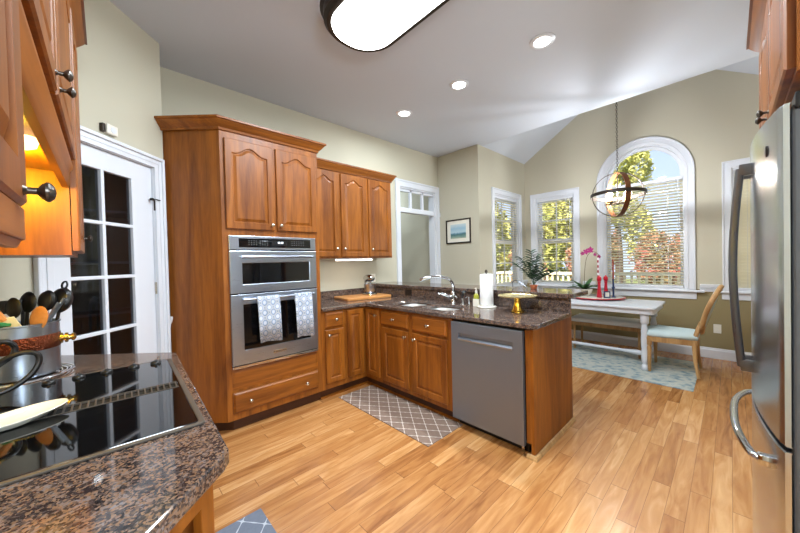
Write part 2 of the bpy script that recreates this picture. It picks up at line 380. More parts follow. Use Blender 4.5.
def door_panel(bm, MX, a0, a1, c0, c1, b0, arch=0.0, t=.021, s=.052, n=18):
    """raised panel cabinet door, cathedral top if arch > 0; b is outward"""
    def lp(ins, b, ar):
        A0, A1, Z0, Z1 = a0+ins, a1-ins, c0+ins, c1-ins; pts = [(A0, Z0), (A1, Z0)]
        for i in range(n+1):
            u_ = 1-2*i/n; cc = .5+.5*math.cos(PI*u_/.82) if abs(u_) < .82 else 0
            pts.append(((A0+A1)/2+u_*(A1-A0)/2, Z1-ar*(1-cc)))
        return [MX @ Vector((x, b, z)) for x, z in pts]
    T = b0+t
    loft(bm, [lp(0, b0, 0), lp(0, T-.005, 0), lp(.005, T, 0), lp(s, T, arch), lp(s+.004, T-.004, arch), lp(s+.007, T-.010, arch), lp(s+.012, T-.010, arch), lp(s+.034, T-.001, arch*.85)])
def drawer_panel(bm, MX, a0, a1, c0, c1, b0, t=.021):
    def lp(ins, b): return [MX @ Vector((x, b, z)) for x, z in rect(a0+ins, a1-ins, c0+ins, c1-ins)]
    loft(bm, [lp(0, b0), lp(0, b0+t*.5), lp(.006, b0+t*.6), lp(.016, b0+t)])
def knob(MX, a_, b_, c_, parent, mat='nickel', s=1.0):
    bm = bmesh.new(); n_ = MX.to_3x3() @ Vector((0, 1, 0))
    lathe(bm, MX @ Vector((a_, b_, c_)), [(.008*s, 0), (.005*s, .004*s), (.005*s, .013*s), (.010*s, .017*s), (.0145*s, .022*s), (.0145*s, .025*s), (.009*s, .030*s), (.001, .032*s)], n_, 16)
    return part('knob', bm, mat, parent, True)

# ------------------------------------------------------------------ layout numbers (metres)
ZC, X1, X2, YW, YN, XL = 3.12, 4.176, 5.743, 3.43, 2.64, -.445
YC, YR = .9125, -.815; SL = .64; ZP = ZC+SL*(YN-YC)
YF, XP, YP = 2.769, 2.0655, .911
D = (.359, 3.088); YB = -3.5

# ------------------------------------------------------------------ room shell
bm = bmesh.new(); prism(bm, Matrix(((1, 0, 0, 0), (0, 0, 1, 0), (0, 1, 0, 0), (0, 0, 0, 1))), [[(-1.6, YB-.2), (5.88, YB-.2), (5.88, 2.76), (4.42, 2.76), (4.42, 5.72), (-1.6, 5.72)]], -.12, 0)
struct('floor', bm, 'floor')
bm = B(-1.6, X1, YB-.2, 5.8, ZC, ZC+.12); box(bm, X1, 4.42, YN+.12, 5.8, ZC, ZC+.12)
struct('ceiling', bm, 'ceil')
# nook gable ceiling
for nm, s0, s1 in (('ceiling_slope_left', YN+.0, YC), ('ceiling_slope_right', YR, YC)):
    bm = bmesh.new(); pr = [(s0, ZC), (s1, ZP), (s1, ZP+.14), (s0, ZC+.14)]
    if nm.endswith('left'): pr = [(s0+.15, ZC-SL*.15+.0), (s1, ZP), (s1, ZP+.14), (s0+.15, ZC+.05)]
    else: pr = [(s0-.15, ZC-SL*.15), (s1, ZP), (s1, ZP+.14), (s0-.15, ZC+.05)]
    loft(bm, [[Vector((x, y, z)) for y, z in pr] for x in (X1+.1205, X2+.4)])
    struct(nm, bm, 'ceil')
# gable over the kitchen side of the nook
bm = bmesh.new(); loft(bm, [[Vector((x, y, z)) for y, z in ((YR, ZC+.001), (YC, ZP+.05), (YN, ZC+.001))] for x in (X1, X1+.12)])
struct('wall_header', bm, 'ceil')
AX = FR((0, 0, 0), (0, 1, 0), (-1, 0, 0))           # frame for walls at constant X: a = Y, b = -X
AYf = FR((0, 0, 0), (1, 0, 0), (0, -1, 0))          # frame for walls at constant Y: a = X, b = -Y
def arc(cy, cz, r, n=32, a0=0, a1=PI): return [(cy+r*math.cos(a0+(a1-a0)*i/n), cz+r*math.sin(a0+(a1-a0)*i/n)) for i in range(n+1)]
ACY, ASP, ARO = .8925, 2.50, .5665                  # arch centre, spring line, casing radius
ARI = ARO-.095
def archloop(r, zb): return [(ACY+r, zb)] + arc(ACY, ASP, r) + [(ACY-r, zb)]
WB = (1.80, 2.443, .885, 2.435); WCn = (-.655, -.012, .885, 2.435); WA = (4.628, 5.461, .885, 2.435)
bm = bmesh.new()
prism(bm, AX, [[(YR-.12, -.1), (YN+.12, -.1), (YN+.12, ZC-.0768), (YC, ZP), (YR-.12, ZC-.0768)], rect(*WB), rect(*WCn), archloop(ARI, .885)], -X2-.14, -X2)
struct('wall_arch_window', bm, 'wall2')
bm = bmesh.new(); prism(bm, AYf, [rect(X1, X2, 0, ZC), rect(*WA)], -YN-.12, -YN)
struct('wall_nook_left', bm, 'wall2')
struct('wall_picture', B(X1, X1+.12, YN+.1205, YW, 0, ZC), 'wall')
OPN = (3.255, 4.075, 0, 2.50)
bm = bmesh.new(); prism(bm, AYf, [[(D[0]-.12, 0), (OPN[0], 0), (OPN[0], OPN[3]), (OPN[1], OPN[3]), (OPN[1], 0), (X1+.12, 0), (X1+.12, ZC), (D[0]-.12, ZC)]], -YW-.12, -YW)
struct('wall_back', bm, 'wall')
struct('wall_pantry_return', B(D[0]-.12, D[0], D[1]+.0, YW, 0, ZC), 'wall')
struct('wall_left', B(XL-.12, XL, YB, 2.284, 0, ZC), 'wall')
struct('wall_right', B(1.15, X2, YR-.12, YR, 0, ZC), 'wall2')
struct('wall_family_room', B(1.15, 1.27, YB, YR-.12, 0, ZC), 'wall')
bm = bmesh.new(); prism(bm, AYf, [rect(XL-.12, 1.27, 0, ZC), rect(-.25, 1.05, .35, 2.75)], -YB, -YB+.12)
struct('wall_rear_fill_window', bm, 'wall')  # unseen wall with an opening added so sky light fills the kitchen
# diagonal pantry wall: frame a runs along (1,1), b faces the kitchen
s2 = math.sqrt(.5); DG = FR((XL, 2.284, 0), (1, 1, 0), (1, -1, 0)); DL = (D[0]-XL)/s2
dx = lambda x: (x-XL)/s2
DO = (dx(-.212), dx(.283), 0, 2.115)
bm = bmesh.new(); prism(bm, DG, [[(0, 0), (DO[0], 0), (DO[0], DO[3]), (DO[1], DO[3]), (DO[1], 0), (DL, 0), (DL, ZC), (0, ZC)]], -.10, 0)
struct('wall_pantry', bm, 'wall')
# dark pantry behind it
struct('wall_pantry_far', B(-1.55, -1.45, 2.0, 4.2, 0, ZC), 'wall')
struct('wall_pantry_rear', B(-1.45, .24, 4.1, 4.2, 0, ZC), 'wall')
struct('wall_pantry_side', B(-1.45, XL-.12, 2.0, 2.1, 0, ZC), 'wall')
struct('wall_pantry_inner', B(.24, .36, YW+.12, 4.1, 0, ZC), 'wall')
# hallway beyond the cased opening
struct('wall_hall_rear', B(.36, 4.42, 5.6, 5.72, 0, ZC), 'wall')
struct('wall_hall_right', B(4.30, 4.42, 2.77, 5.6, 0, ZC), 'wall')
struct('wall_hall_left', B(.36, .48, YW+.12, 5.6, 0, ZC), 'wall')

# trim: baseboards, chair rail
BP = [(0, 0), (.016, 0), (.016, .105), (.010, .118), (.008, .132), (0, .135)]
for nm, pth, sd_ in (('baseboard_arch', [(X2, YR), (X2, YN)], -1), ('baseboard_nook_left', [(X1, YN), (X2, YN)], 1), ('baseboard_picture', [(X1, YN), (X1, YW)], -1), ('baseboard_right', [(2.4, YR), (X2, YR)], -1)):
    bm = bmesh.new(); sweep(bm, pth, BP, sd_); struct(nm, bm, 'white')
RP = [(0, .865), (.012, .87), (.018, .90), (.03, .925), (.034, .945), (.034, .96), (0, .965)]
for i, (pth, sd_) in enumerate((([(X2, .085), (X2, .285)], -1), ([(X2, 1.50), (X2, 1.675)], -1), ([(X1, YN), (4.50, YN)], 1), ([(5.59, YN), (X2, YN)], 1), ([(X1, YN), (X1, YW)], -1), ([(2.5, YR), (X2, YR)], -1))):
    bm = bmesh.new(); sweep(bm, pth, RP, sd_); struct('trim_%d' % (i+1), bm, 'white')
bm = bmesh.new(); p0 = DG @ Vector((DO[1]+.085, 0, 0)); p1 = DG @ Vector((DL, 0, 0)); sweep(bm, [(p0.x, p0.y), (p1.x, p1.y)], RP, 1); struct('trim_7', bm, 'white')

# ------------------------------------------------------------------ windows
def window(idx, MX, a0, a1, z0, z1, wall_b, thick, blind=True, label=None, upper_only=False):
    r = sroot('window_%d' % idx); cw = .084
    bm = bmesh.new(); prism(bm, MX, [rect(a0-cw, a1+cw, z0, z1+cw), rect(a0, a1, z0-.0, z1)][:1] if False else [[(a0-cw, z0), (a0, z0), (a0, z1), (a1, z1), (a1, z0), (a1+cw, z0), (a1+cw, z1+cw), (a0-cw, z1+cw)]], wall_b, wall_b+.018, .004)
    prism(bm, MX, [[(a0-cw-.002, z0), (a0-cw+.016, z0), (a0-cw+.016, z1+cw-.016), (a1+cw-.016, z1+cw-.016), (a1+cw-.016, z0), (a1+cw+.002, z0), (a1+cw+.002, z1+cw+.002), (a0-cw-.002, z1+cw+.002)]], wall_b+.01, wall_b+.030, .004)
    part('casing', bm, 'white', r)
    bm = B(a0-cw-.03, a1+cw+.03, wall_b-.02, wall_b+.055, z0-.026, z0, .006, MX); box(bm, a0-cw-.01, a1+cw+.01, wall_b, wall_b+.018, z0-.11, z0-.026, .004, MX)
    part('window_sill', bm, 'white', r)
    bm = bmesh.new(); prism(bm, MX, [rect(a0, a1, z0, z1), rect(a0+.018, a1-.018, z0+.018, z1-.018)], wall_b-thick, wall_b)
    part('window_jamb', bm, 'white', r)
    zm = (z0+z1)/2; b_ = wall_b-thick+.03
    for nm, c0, c1, bb in (('upper_sash', zm-.02, z1-.018, b_), ('lower_sash', z0+.018, zm+.02, b_+.032)):
        bm = bmesh.new(); A0, A1 = a0+.018, a1-.018; f = .055
        prism(bm, MX, [rect(A0, A1, c0, c1), rect(A0+f, A1-f, c0+f, c1-f)], bb-.015, bb+.015, .003)
        s = part(nm, bm, 'white', r)
        bm = bmesh.new(); am = (A0+A1)/2; cm = (c0+c1)/2
        box(bm, am-.009, am+.009, bb-.008, bb+.010, c0+f, c1-f, 0, MX); box(bm, A0+f, A1-f, bb-.007, bb+.009, cm-.009, cm+.009, 0, MX)
        part('muntins', bm, 'white', s)
        part('glass', B(A0+f, A1-f, bb-.004, bb+.0, c0+f, c1-f, 0, MX), 'glass', s)
    return r
def blind(MX, a0, a1, z0, z1, b_, label, tilt=.25, gap=.042, wand=True):
    o = MX @ Vector(((a0+a1)/2, b_, z0)); t = thing('window_blind', label, 'window blind', o, 'white slatted blinds in the breakfast nook')
    part('head_rail', B(a0, a1, b_-.028, b_+.028, z1-.045, z1, .004, MX), 'white', t)
    bm = bmesh.new(); z = z0+.04; w = .025
    while z < z1-.055:
        R_ = MX @ Matrix.Translation((0, b_, z)) @ Matrix.Rotation(tilt, 4, 'X')
        box(bm, a0+.004, a1-.004, -w, w, -.0014, .0014, 0, R_); z += gap
    part('slats', bm, 'slat', t)
    part('bottom_rail', B(a0+.003, a1-.003, b_-.025, b_+.025, z0+.002, z0+.022, .004, MX), 'white', t)
    bm = bmesh.new()
    for q in (.18, .82): 
        aa = a0+(a1-a0)*q; box(bm, aa-.0015, aa+.0015, b_-.0255, b_-.0245, z0+.02, z1-.04, 0, MX); box(bm, aa-.0015, aa+.0015, b_+.0245, b_+.0255, z0+.02, z1-.04, 0, MX)
    part('ladder_cords', bm, 'white', t)
    if wand:
        bm = bmesh.new(); cyl(bm, MX @ Vector((a0+.05, b_+.035, z1-.04)), MX @ Vector((a0+.05, b_+.035, z1-.75)), .004); part('tilt_wand', bm, 'white', t)
window(1, AYf, WA[0], WA[1], WA[2], WA[3], -YN, .12)
window(2, AX, WB[0], WB[1], WB[2], WB[3], -X2, .14)
window(3, AX, WCn[0], WCn[1], WCn[2], WCn[3], -X2, .14)
blind(AYf, WA[0]+.022, WA[1]-.022, WA[2]+.019, WA[3]-.019, -YN-.036, 'white slatted blind in the side window by the picture wall', tilt=.0)
blind(AX, WB[0]+.022, WB[1]-.022, WB[2]+.019, WB[3]-.019, -X2-.036, 'white slatted blind in the narrow window left of the arched one', tilt=.05)
blind(AX, WCn[0]+.022, WCn[1]-.022, WCn[2]+.019, WCn[3]-.019, -X2-.036, 'white slatted blind right of the arched window, seen past the refrigerator handle', tilt=1.0)
# arched window
r = sroot('window_4'); zb = .885
bm = bmesh.new(); prism(bm, AX, [[(ACY+ARO, zb)]+arc(ACY, ASP, ARO)+[(ACY-ARO, zb), (ACY-ARI, zb)]+arc(ACY, ASP, ARI, a0=PI, a1=0)+[(ACY+ARI, zb)]], -X2, -X2+.018, .004)
for ro, ri, hb in ((ARO+.004, ARO-.02, .032), (ARI+.03, ARI+.012, .026)):
    prism(bm, AX, [[(ACY+ro, zb)]+arc(ACY, ASP, ro)+[(ACY-ro, zb), (ACY-ri, zb)]+arc(ACY, ASP, ri, a0=PI, a1=0)+[(ACY+ri, zb)]], -X2+.01, -X2+hb, .004)
part('casing', bm, 'white', r)
bm = bmesh.new(); prism(bm, AX, [archloop(ARI, zb), archloop(ARI-.018, zb+.018)], -X2-.14, -X2); part('window_jamb', bm, 'white', r)
bm = bmesh.new(); prism(bm, AX, [archloop(ARI-.018, zb+.018), archloop(ARI-.06, zb+.06)], -X2-.12, -X2-.08, .004); s_ = part('sash', bm, 'white', r)
bm = bmesh.new(); prism(bm, AX, [archloop(ARI-.06, zb+.06)], -X2-.102, -X2-.098); part('glass', bm, 'glass', s_)
bm = B(ACY-ARO-.09, ACY+ARO+.12, -X2-.02, -X2+.06, zb-.028, zb, .006, AX); box(bm, ACY-ARO-.01, ACY+ARO+.01, -X2, -X2+.018, zb-.125, zb-.028, .004, AX)
part('window_sill', bm, 'white', r)
blind(AX, ACY-ARI+.022, ACY+ARI-.022, zb+.019, 2.44, -X2-.036, 'white slatted blind across the lower part of the arched window', tilt=.3)
# added, unseen window behind the camera, lets in sky light as fill
window(5, FR((0, 0, 0), (1, 0, 0), (0, 1, 0)), -.25, 1.05, .35, 2.75, YB, .12)

# ------------------------------------------------------------------ pantry door
r = sroot('door_1'); cw = .082
bm = bmesh.new(); u_shape = lambda e0, e1, zz: [(DO[0]-e1, 0), (DO[0]-e0, 0), (DO[0]-e0, DO[3]+e0), (DO[1]+e0, DO[3]+e0), (DO[1]+e0, 0), (DO[1]+e1, 0), (DO[1]+e1, DO[3]+e1), (DO[0]-e1, DO[3]+e1)]
prism(bm, DG, [u_shape(0, cw, 0)], .0005, .018, .003); prism(bm, DG, [u_shape(cw-.022, cw+.002, 0)], .012, .032, .005); prism(bm, DG, [u_shape(.03, .036, 0)], .014, .022)
part('casing', bm, 'white', r)
bm = bmesh.new(); prism(bm, DG, [[(DO[0], 0), (DO[0]+.003, 0), (DO[0]+.003, DO[3]-.003), (DO[1]-.003, DO[3]-.003), (DO[1]-.003, 0), (DO[1], 0), (DO[1], DO[3]), (DO[0], DO[3])]], -.1, .001); part('jamb', bm, 'white', r)
bm = bmesh.new(); DLf = (DO[0]+.004, DO[1]-.004, .01, DO[3]-.004); DGL = (dx(-.135), dx(.160), .27, 1.985)
cells = []; cols = 2; rows = 5; mt = .022
for i in range(cols):
    for j in range(rows):
        w_ = (DGL[1]-DGL[0]-mt*(cols-1))/cols; h_ = (DGL[3]-DGL[2]-mt*(rows-1))/rows
        A = DGL[0]+i*(w_+mt); Z = DGL[2]+j*(h_+mt); cells.append(rect(A, A+w_, Z, Z+h_))
prism(bm, DG, [rect(*DLf)]+cells, -.055, -.012, .004); leaf = part('door_leaf', bm, 'white', r)
part('door_glass', B(DGL[0], DGL[1], -.036, -.032, DGL[2], DGL[3], 0, DG), 'pantryglass', r)
for zz in (1.20,):
    bm = bmesh.new(); cyl(bm, DG @ Vector((DO[1]-.002, -.004, zz-.045)), DG @ Vector((DO[1]-.002, -.004, zz+.045)), .007); part('hinge', bm, 'nickel', r, True)
bm = bmesh.new(); cyl(bm, DG @ Vector((DO[1]-.03, 0, 1.87)), DG @ Vector((DO[1]-.03, .02, 1.87)), .010); tube(bm, [DG @ Vector(p) for p in ((DO[1]-.03, .018, 1.87), (DO[1], .02, 1.873), (DO[1]+.03, .026, 1.87))], .004); box(bm, DO[1]-.004, DO[1]+.012, .0, .012, 1.79, 1.87, .002, DG)
part('door_latch', bm, 'iron', r, True)
# pantry shelves and things seen dimly behind the glass
for zz in (.5, .95, 1.4, 1.85):
    single('pantry_shelf', B(-1.40, .2, 3.75, 4.1, zz, zz+.02), 'white', 'white pantry shelf dimly seen behind the glazed door', 'shelf', (-.6, 3.9, zz), group='shelves in the dark pantry')

# cased opening trim
r = sroot('door_2'); a0, a1, _, zt = OPN; cw = .088
bm = bmesh.new()
prism(bm, AYf, [[(a0-cw, 0), (a0, 0), (a0, zt), (a1, zt), (a1, 0), (a1+cw, 0), (a1+cw, zt+cw+.01), (a0-cw, zt+cw+.01)]], -YW+.0005, -YW+.02, .004)
prism(bm, AYf, [[(a0-cw-.003, 0), (a0-cw+.02, 0), (a0-cw+.02, zt+cw-.012), (a1+cw-.02, zt+cw-.012), (a1+cw-.02, 0), (a1+cw+.003, 0), (a1+cw+.003, zt+cw+.013), (a0-cw-.003, zt+cw+.013)]], -YW+.015, -YW+.034, .005)
part('casing', bm, 'white', r)
bm = bmesh.new(); prism(bm, AYf, [[(a0, 0), (a0+.02, 0), (a0+.02, zt-.02), (a1-.02, zt-.02), (a1-.02, 0), (a1, 0), (a1, zt), (a0, zt)]], -YW-.12, -YW+.0); part('jamb', bm, 'white', r)
bm = B(a0+.02, a1-.02, -YW-.08, -YW-.0, 2.115, 2.19, .006, AYf)
for k in (1, 2):
    aa = a0+(a1-a0)*k/3; box(bm, aa-.02, aa+.02, -YW-.06, -YW-.02, 2.19, zt-.02, .003, AYf)
box(bm, a0+.02, a1-.02, -YW-.06, -YW-.02, zt-.06, zt-.02, .003, AYf)
part('transom', bm, 'white', r)
bm = B(a1+cw-.01, X1-.005, -YW+.0, -YW+.045, 2.10, 2.17, .006, AYf); part('corner_block', bm, 'white', r)
bm = bmesh.new(); pts = [(3.32+.012*math.sin(i*1.9), 4.12+.38*i/22+.0) for i in range(23)]
loft(bm, [[Vector((x, y, z)) for x, y in pts] for z in (.004, 2.45)], False, False, closed=False)
m_, n_, l_, p_ = newmat('olive_print_curtain'); tc = n_.new('ShaderNodeTexCoord'); nz = n_.new('ShaderNodeTexNoise'); nz.inputs['Scale'].default_value = 14; l_.new(tc.outputs['Object'], nz.inputs[0])
rr_ = ramp(n_, [(.4, rgb(96, 104, 84)), (.55, rgb(176, 170, 140)), (.65, rgb(120, 124, 96))]); l_.new(nz.outputs[0], rr_.inputs[0]); l_.new(rr_.outputs[0], p_.inputs[0]); M['curtain'] = m_
cob = single('curtain', bm, 'curtain', 'olive patterned curtain hanging in the room beyond the cased opening', 'curtain', (3.3, 4.3, .004)); 
sm = cob.modifiers.new('thick', 'SOLIDIFY'); sm.thickness = .006
bm = bmesh.new(); cyl(bm, (3.3, 4.0, 2.47), (3.3, 4.62, 2.47), .014); lathe(bm, (3.3, 4.0, 2.47), [(.0, -.05), (.03, -.03), (.03, -.01), (.012, 0)], (0, 1, 0), 12); box(bm, 3.24, 3.3, 4.5, 4.52, 2.46, 2.48)
single('curtain_rod', bm, 'iron', 'dark curtain rod above the olive patterned curtain', 'curtain rod', (3.3, 4.3, 2.47), True)

# ------------------------------------------------------------------ back wall cabinets
FY = FR((0, YF, 0), (1, 0, 0), (0, -1, 0))       # front frame, a = X
OX0, OX1 = .681, 1.53
t = thing('oven_cabinet', 'tall brown wooden cabinet housing the double oven, with angled side panel', 'cabinet', (1.1, 3.1, 0))
bm = bmesh.new(); fz = (.722, 1.478)
prism(bm, FY, [rect(OX0, OX1, .10, 2.45), rect(fz[0]+.01, fz[1]-.01, .525, 1.59)], -.02, 0); part('face_frame', bm, 'wood', t)
bm = bmesh.new(); pts = [(OX0+.0, YF+.02), (OX1, YF+.02), (OX1, YW-.002), (D[0]+.004, YW-.002), (D[0]+.004, D[1]+.01)]
loft(bm, [[Vector((x, y, z)) for x, y in pts] for z in (1.60, 2.45)]); loft(bm, [[Vector((x, y, z)) for x, y in pts] for z in (.10, .51)])
box(bm, OX1-.02, OX1, YF+.02, YW-.002, .51, 1.60); part('body', bm, 'wood', t)
bm = bmesh.new(); e = Vector((OX0-D[0], YF-D[1], 0)).normalized(); nn = Vector((-.7071, -.7071, 0)); q0 = Vector((D[0]+.012, D[1]-.004, 0)); q1 = Vector((OX0, YF, 0)); q2 = Vector((OX0, YF+.03, 0)); q3 = Vector((D[0]+.03, D[1]+.0, 0))
loft(bm, [[q+Vector((0, 0, z)) for q in (q0, q1, q2, q3)] for z in (.10, 2.45)]); part('side_panel', bm, 'wood', t)
bm = bmesh.new(); sweep(bm, [(D[0]-.012, D[1]+.0), (OX0, YF), (OX1, YF), (OX1, YW-.002)], CROWN(2.435), 1); part('crown_moulding', bm, 'wood_x', t, True)
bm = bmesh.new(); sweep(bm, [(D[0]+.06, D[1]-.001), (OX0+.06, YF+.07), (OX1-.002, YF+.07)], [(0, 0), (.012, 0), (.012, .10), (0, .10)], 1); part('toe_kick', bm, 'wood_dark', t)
for a0, a1, kx in ((.711, 1.097, 1.07), (1.118, 1.504, 1.145)):
    bm = bmesh.new(); door_panel(bm, FY, a0, a1, 1.655, 2.378, 0, .055); d_ = part('door', bm, 'wood', t, True, angle=20); knob(FY, kx, .021, 1.70, d_)
bm = bmesh.new(); drawer_panel(bm, FY, .722, 1.478, .345, .500, -.003, .008); part('filler_panel', bm, 'wood_x', t)
bm = bmesh.new(); drawer_panel(bm, FY, .722, 1.478, .155, .325, 0); d_ = part('drawer', bm, 'wood_x', t); knob(FY, .85, .021, .236, d_); knob(FY, 1.35, .021, .236, d_)

# double oven
t = thing('double_oven', 'stainless steel microwave and wall oven stack built into the tall cabinet', 'oven', (1.1, YF, .515))
def rf(bm, a0, a1, c0, c1, b0, b1, bev=.003, hole=None):
    prism(bm, FY, [rect(a0, a1, c0, c1)]+([rect(*hole)] if hole else []), b0, b1, bev)
part('body', B(.735, 1.465, -.55, -.001, .53, 1.585, 0, FY), 'metalgrey', t)
bm = bmesh.new(); rf(bm, .722, 1.478, 1.486, 1.60, 0, .022); cp = part('control_panel', bm, 'steel', t)
part('touch_glass', B(.795, 1.425, .021, .0245, 1.505, 1.582, .001, FY), 'blackglass', cp)
M['glyph'] = plain('glyph_grey', rgb(150, 150, 150), .5); M['screen'] = plain('display', rgb(26, 28, 30), .2); M['digit'] = plain('clock_digits', rgb(200, 210, 215), .5, emis=((.8, .9, 1, 1), 1))
for gxs in ([.87+.02*i for i in range(4)], [.96+.02*i for i in range(4)], [1.24+.022*i for i in range(6)]):
    bm = bmesh.new()
    for gx in gxs:
        for gz in (1.562, 1.545, 1.528): box(bm, gx, gx+.007, .0245, .0249, gz-.002, gz+.001, 0, FY)
    part('key_legend', bm, 'glyph', cp)
part('display', B(1.06, 1.20, .0245, .0252, 1.520, 1.568, 0, FY), 'screen', cp)
bm = bmesh.new()
for gx in (1.115, 1.127, 1.142, 1.154): box(bm, gx, gx+.008, .0252, .0256, 1.54, 1.556, 0, FY)
part('clock', bm, 'digit', cp)
def bow_handle(a0, a1, c, b0, out, parent, r=.011, name='handle'):
    bm = bmesh.new(); tube(bm, [FY @ Vector(p) for p in ((a0, b0+out, c), ((a0+a1)/2, b0+out+.006, c), (a1, b0+out, c))], r, 12)
    for aa in (a0+.015, a1-.015): box(bm, aa-.012, aa+.012, b0, b0+out, c-.011, c+.011, .004, FY)
    return part(name, bm, 'steel', parent, True)
bm = bmesh.new(); rf(bm, .722, 1.478, 1.128, 1.476, 0, .03, .004, (.815, 1.405, 1.20, 1.375)); md = part('microwave_door', bm, 'steel', t)
part('window', B(.815, 1.405, .012, .018, 1.20, 1.375, 0, FY), 'blackglass', md); bow_handle(.80, 1.42, 1.425, .03, .05, md)
bm = bmesh.new(); rf(bm, .722, 1.478, .545, 1.118, 0, .03, .004, (.815, 1.405, .66, 1.035)); od = part('oven_door', bm, 'steel', t)
part('window', B(.815, 1.405, .012, .018, .66, 1.035, 0, FY), 'blackglass', od); bow_handle(.80, 1.42, 1.078, .03, .05, od)
bm = bmesh.new(); rf(bm, .722, 1.478, .517, .538, 0, .028); part('bottom_trim', bm, 'chrome', t)
part('dark_gap', B(.726, 1.474, .0, .008, .536, 1.49, 0, FY), 'dark', t)
bd = part('badge', B(1.045, 1.165, .0295, .033, .585, .612, .001, FY), 'nickel', od)
tcv = bpy.data.curves.new('badge_lettering', 'FONT'); tcv.body = 'KitchenAid'; tcv.size = .026; tcv.extrude = .0005; tcv.align_x = 'CENTER'; tcv.align_y = 'CENTER'
tob = bpy.data.objects.new('tmp', tcv); tme = bpy.data.meshes.new_from_object(tob); bpy.data.objects.remove(tob)
tme.transform(Matrix.Translation((1.105, YF-.0335, .5985)) @ Matrix.Rotation(PI/2, 4, 'X'))
bm = bmesh.new(); bm.from_mesh(tme); part('badge_lettering', bm, 'iron', bd)

# towels over the oven handle
def towel(a0, a1, zb, zb2, label, skew=0):
    zt = 1.078+.014; b = .03+.05
    prof = [(b-.024, zb2), (b-.020, zt-.1), (b-.016, zt-.02), (b-.006, zt+.002), (b+.004, zt+.004), (b+.016, zt-.008), (b+.021, zt-.05), (b+.024, zt-.2), (b+.026, zb)]
    bm = bmesh.new(); n = 22; loops = []
    for i in range(n+1):
        q = i/n; loops.append([])
        for k, (bb, z) in enumerate(prof):
            w = math.sin(q*PI*4.2+1)*.004*(k/8 if k > 4 else (4-k)/4); aa = a0+(a1-a0)*q + (skew*(zt-z) if k > 4 else skew*(zt-z)+.02*(k < 2))
            loops[-1].append(FY @ Vector((aa, bb+w, z+(.006*math.sin(q*5) if k in (0, 8) else 0))))
    loft(bm, loops, False, False, closed=False)
    # thickness by solidify
    o = single('dish_towel', bm, 'towel', label, 'towel', FY @ Vector(((a0+a1)/2, b, zb)), True)
    s = o.modifiers.new('thick', 'SOLIDIFY'); s.thickness = .003; s.offset = 0
towel(.90, 1.085, .745, .70, 'blue tile-patterned dish towel on the oven handle, the left one', .03)
towel(1.222, 1.385, .70, .80, 'blue tile-patterned dish towel on the oven handle, the right one', .03)

# base cabinets
def toe(path, parent, side=1):
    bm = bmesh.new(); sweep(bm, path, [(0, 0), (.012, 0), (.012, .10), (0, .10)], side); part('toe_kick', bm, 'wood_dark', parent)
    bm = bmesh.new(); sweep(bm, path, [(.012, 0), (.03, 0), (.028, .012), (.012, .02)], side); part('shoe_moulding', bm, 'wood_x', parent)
t = thing('base_cabinet', 'narrow base cabinet with one drawer and door beside the double oven', 'cabinet', (1.67, 3.1, 0), 'base cabinets')
bm = bmesh.new(); box(bm, OX1+.001, 1.80, YF, YW-.002, .10, .875); part('body', bm, 'wood', t)
bm = bmesh.new(); drawer_panel(bm, FY, 1.572, 1.778, .712, .862, 0); d_ = part('drawer', bm, 'wood_x', t); knob(FY, 1.683, .021, .79, d_)
bm = bmesh.new(); door_panel(bm, FY, 1.565, 1.778, .16, .692, 0, 0, s=.045); d_ = part('door', bm, 'wood', t, True, angle=20); knob(FY, 1.598, .021, .64, d_)
toe([(OX1, YF+.07), (1.80, YF+.07)], t)
t = thing('corner_cabinet', 'inside corner base cabinet with two narrow hinged doors meeting at right angles', 'cabinet', (2.3, 3.1, 0), 'base cabinets')
FX = FR((XP, 0, 0), (0, 1, 0), (-1, 0, 0))       # peninsula front frame, a = Y
bm = bmesh.new(); pts = [(1.801, YF), (XP, YF), (XP, 2.50), (2.68, 2.50), (2.68, YW-.002), (1.801, YW-.002)]
loft(bm, [[Vector((x, y, z)) for x, y in pts] for z in (.10, .875)]); part('body', bm, 'wood', t)
bm = bmesh.new(); door_panel(bm, FY, 1.825, 2.030, .16, .862, 0, 0, s=.045); d_ = part('door', bm, 'wood', t, True, angle=20)
bm = bmesh.new(); door_panel(bm, FX, 2.518, 2.735, .15, .862, 0, 0, s=.045); d_ = part('door', bm, 'wood', t, True, angle=20); knob(FX, 2.553, .021, .80, d_)
toe([(1.801, YF+.07), (XP+.07, YF+.07), (XP+.07, 2.50)], t)
t = thing('sink_base_cabinet', 'two door sink base cabinet with two drawer fronts left of the dishwasher', 'cabinet', (2.4, 2.05, 0), 'base cabinets')
bm = bmesh.new(); box(bm, XP, 2.68, 1.582, 2.499, .10, .64); box(bm, XP, XP+.03, 1.582, 2.499, .64, .875); box(bm, XP+.03, 2.68, 1.582, 1.60, .64, .875); part('body', bm, 'wood', t)
for a0, a1, kd in ((2.088, 2.483, 2.12), (1.63, 2.035, 1.998)):
    bm = bmesh.new(); drawer_panel(bm, FX, a0, a1, .714, .860, 0); d_ = part('drawer', bm, 'wood_y', t); knob(FX, (a0+a1)/2, .021, .787, d_)
    bm = bmesh.new(); door_panel(bm, FX, a0, a1-.02 if a0 > 2 else a1, .145, .692, 0, 0); d_ = part('door', bm, 'wood', t, True, angle=20); knob(FX, kd, .021, .64, d_)
toe([(XP+.07, 2.499), (XP+.07, 1.582)], t)
t = thing('dishwasher', 'stainless steel dishwasher with recessed pocket handle in the peninsula', 'dishwasher', (2.35, 1.27, 0))
part('tub', B(XP+.01, 2.66, .975, 1.570, .10, .87), 'dark', t)
bm = bmesh.new(); prism(bm, FX, [rect(.972, 1.570, .076, .862), [(1.045, .725), (1.50, .725), (1.50, .775), (1.045, .775)]], -.005, .03, .003)
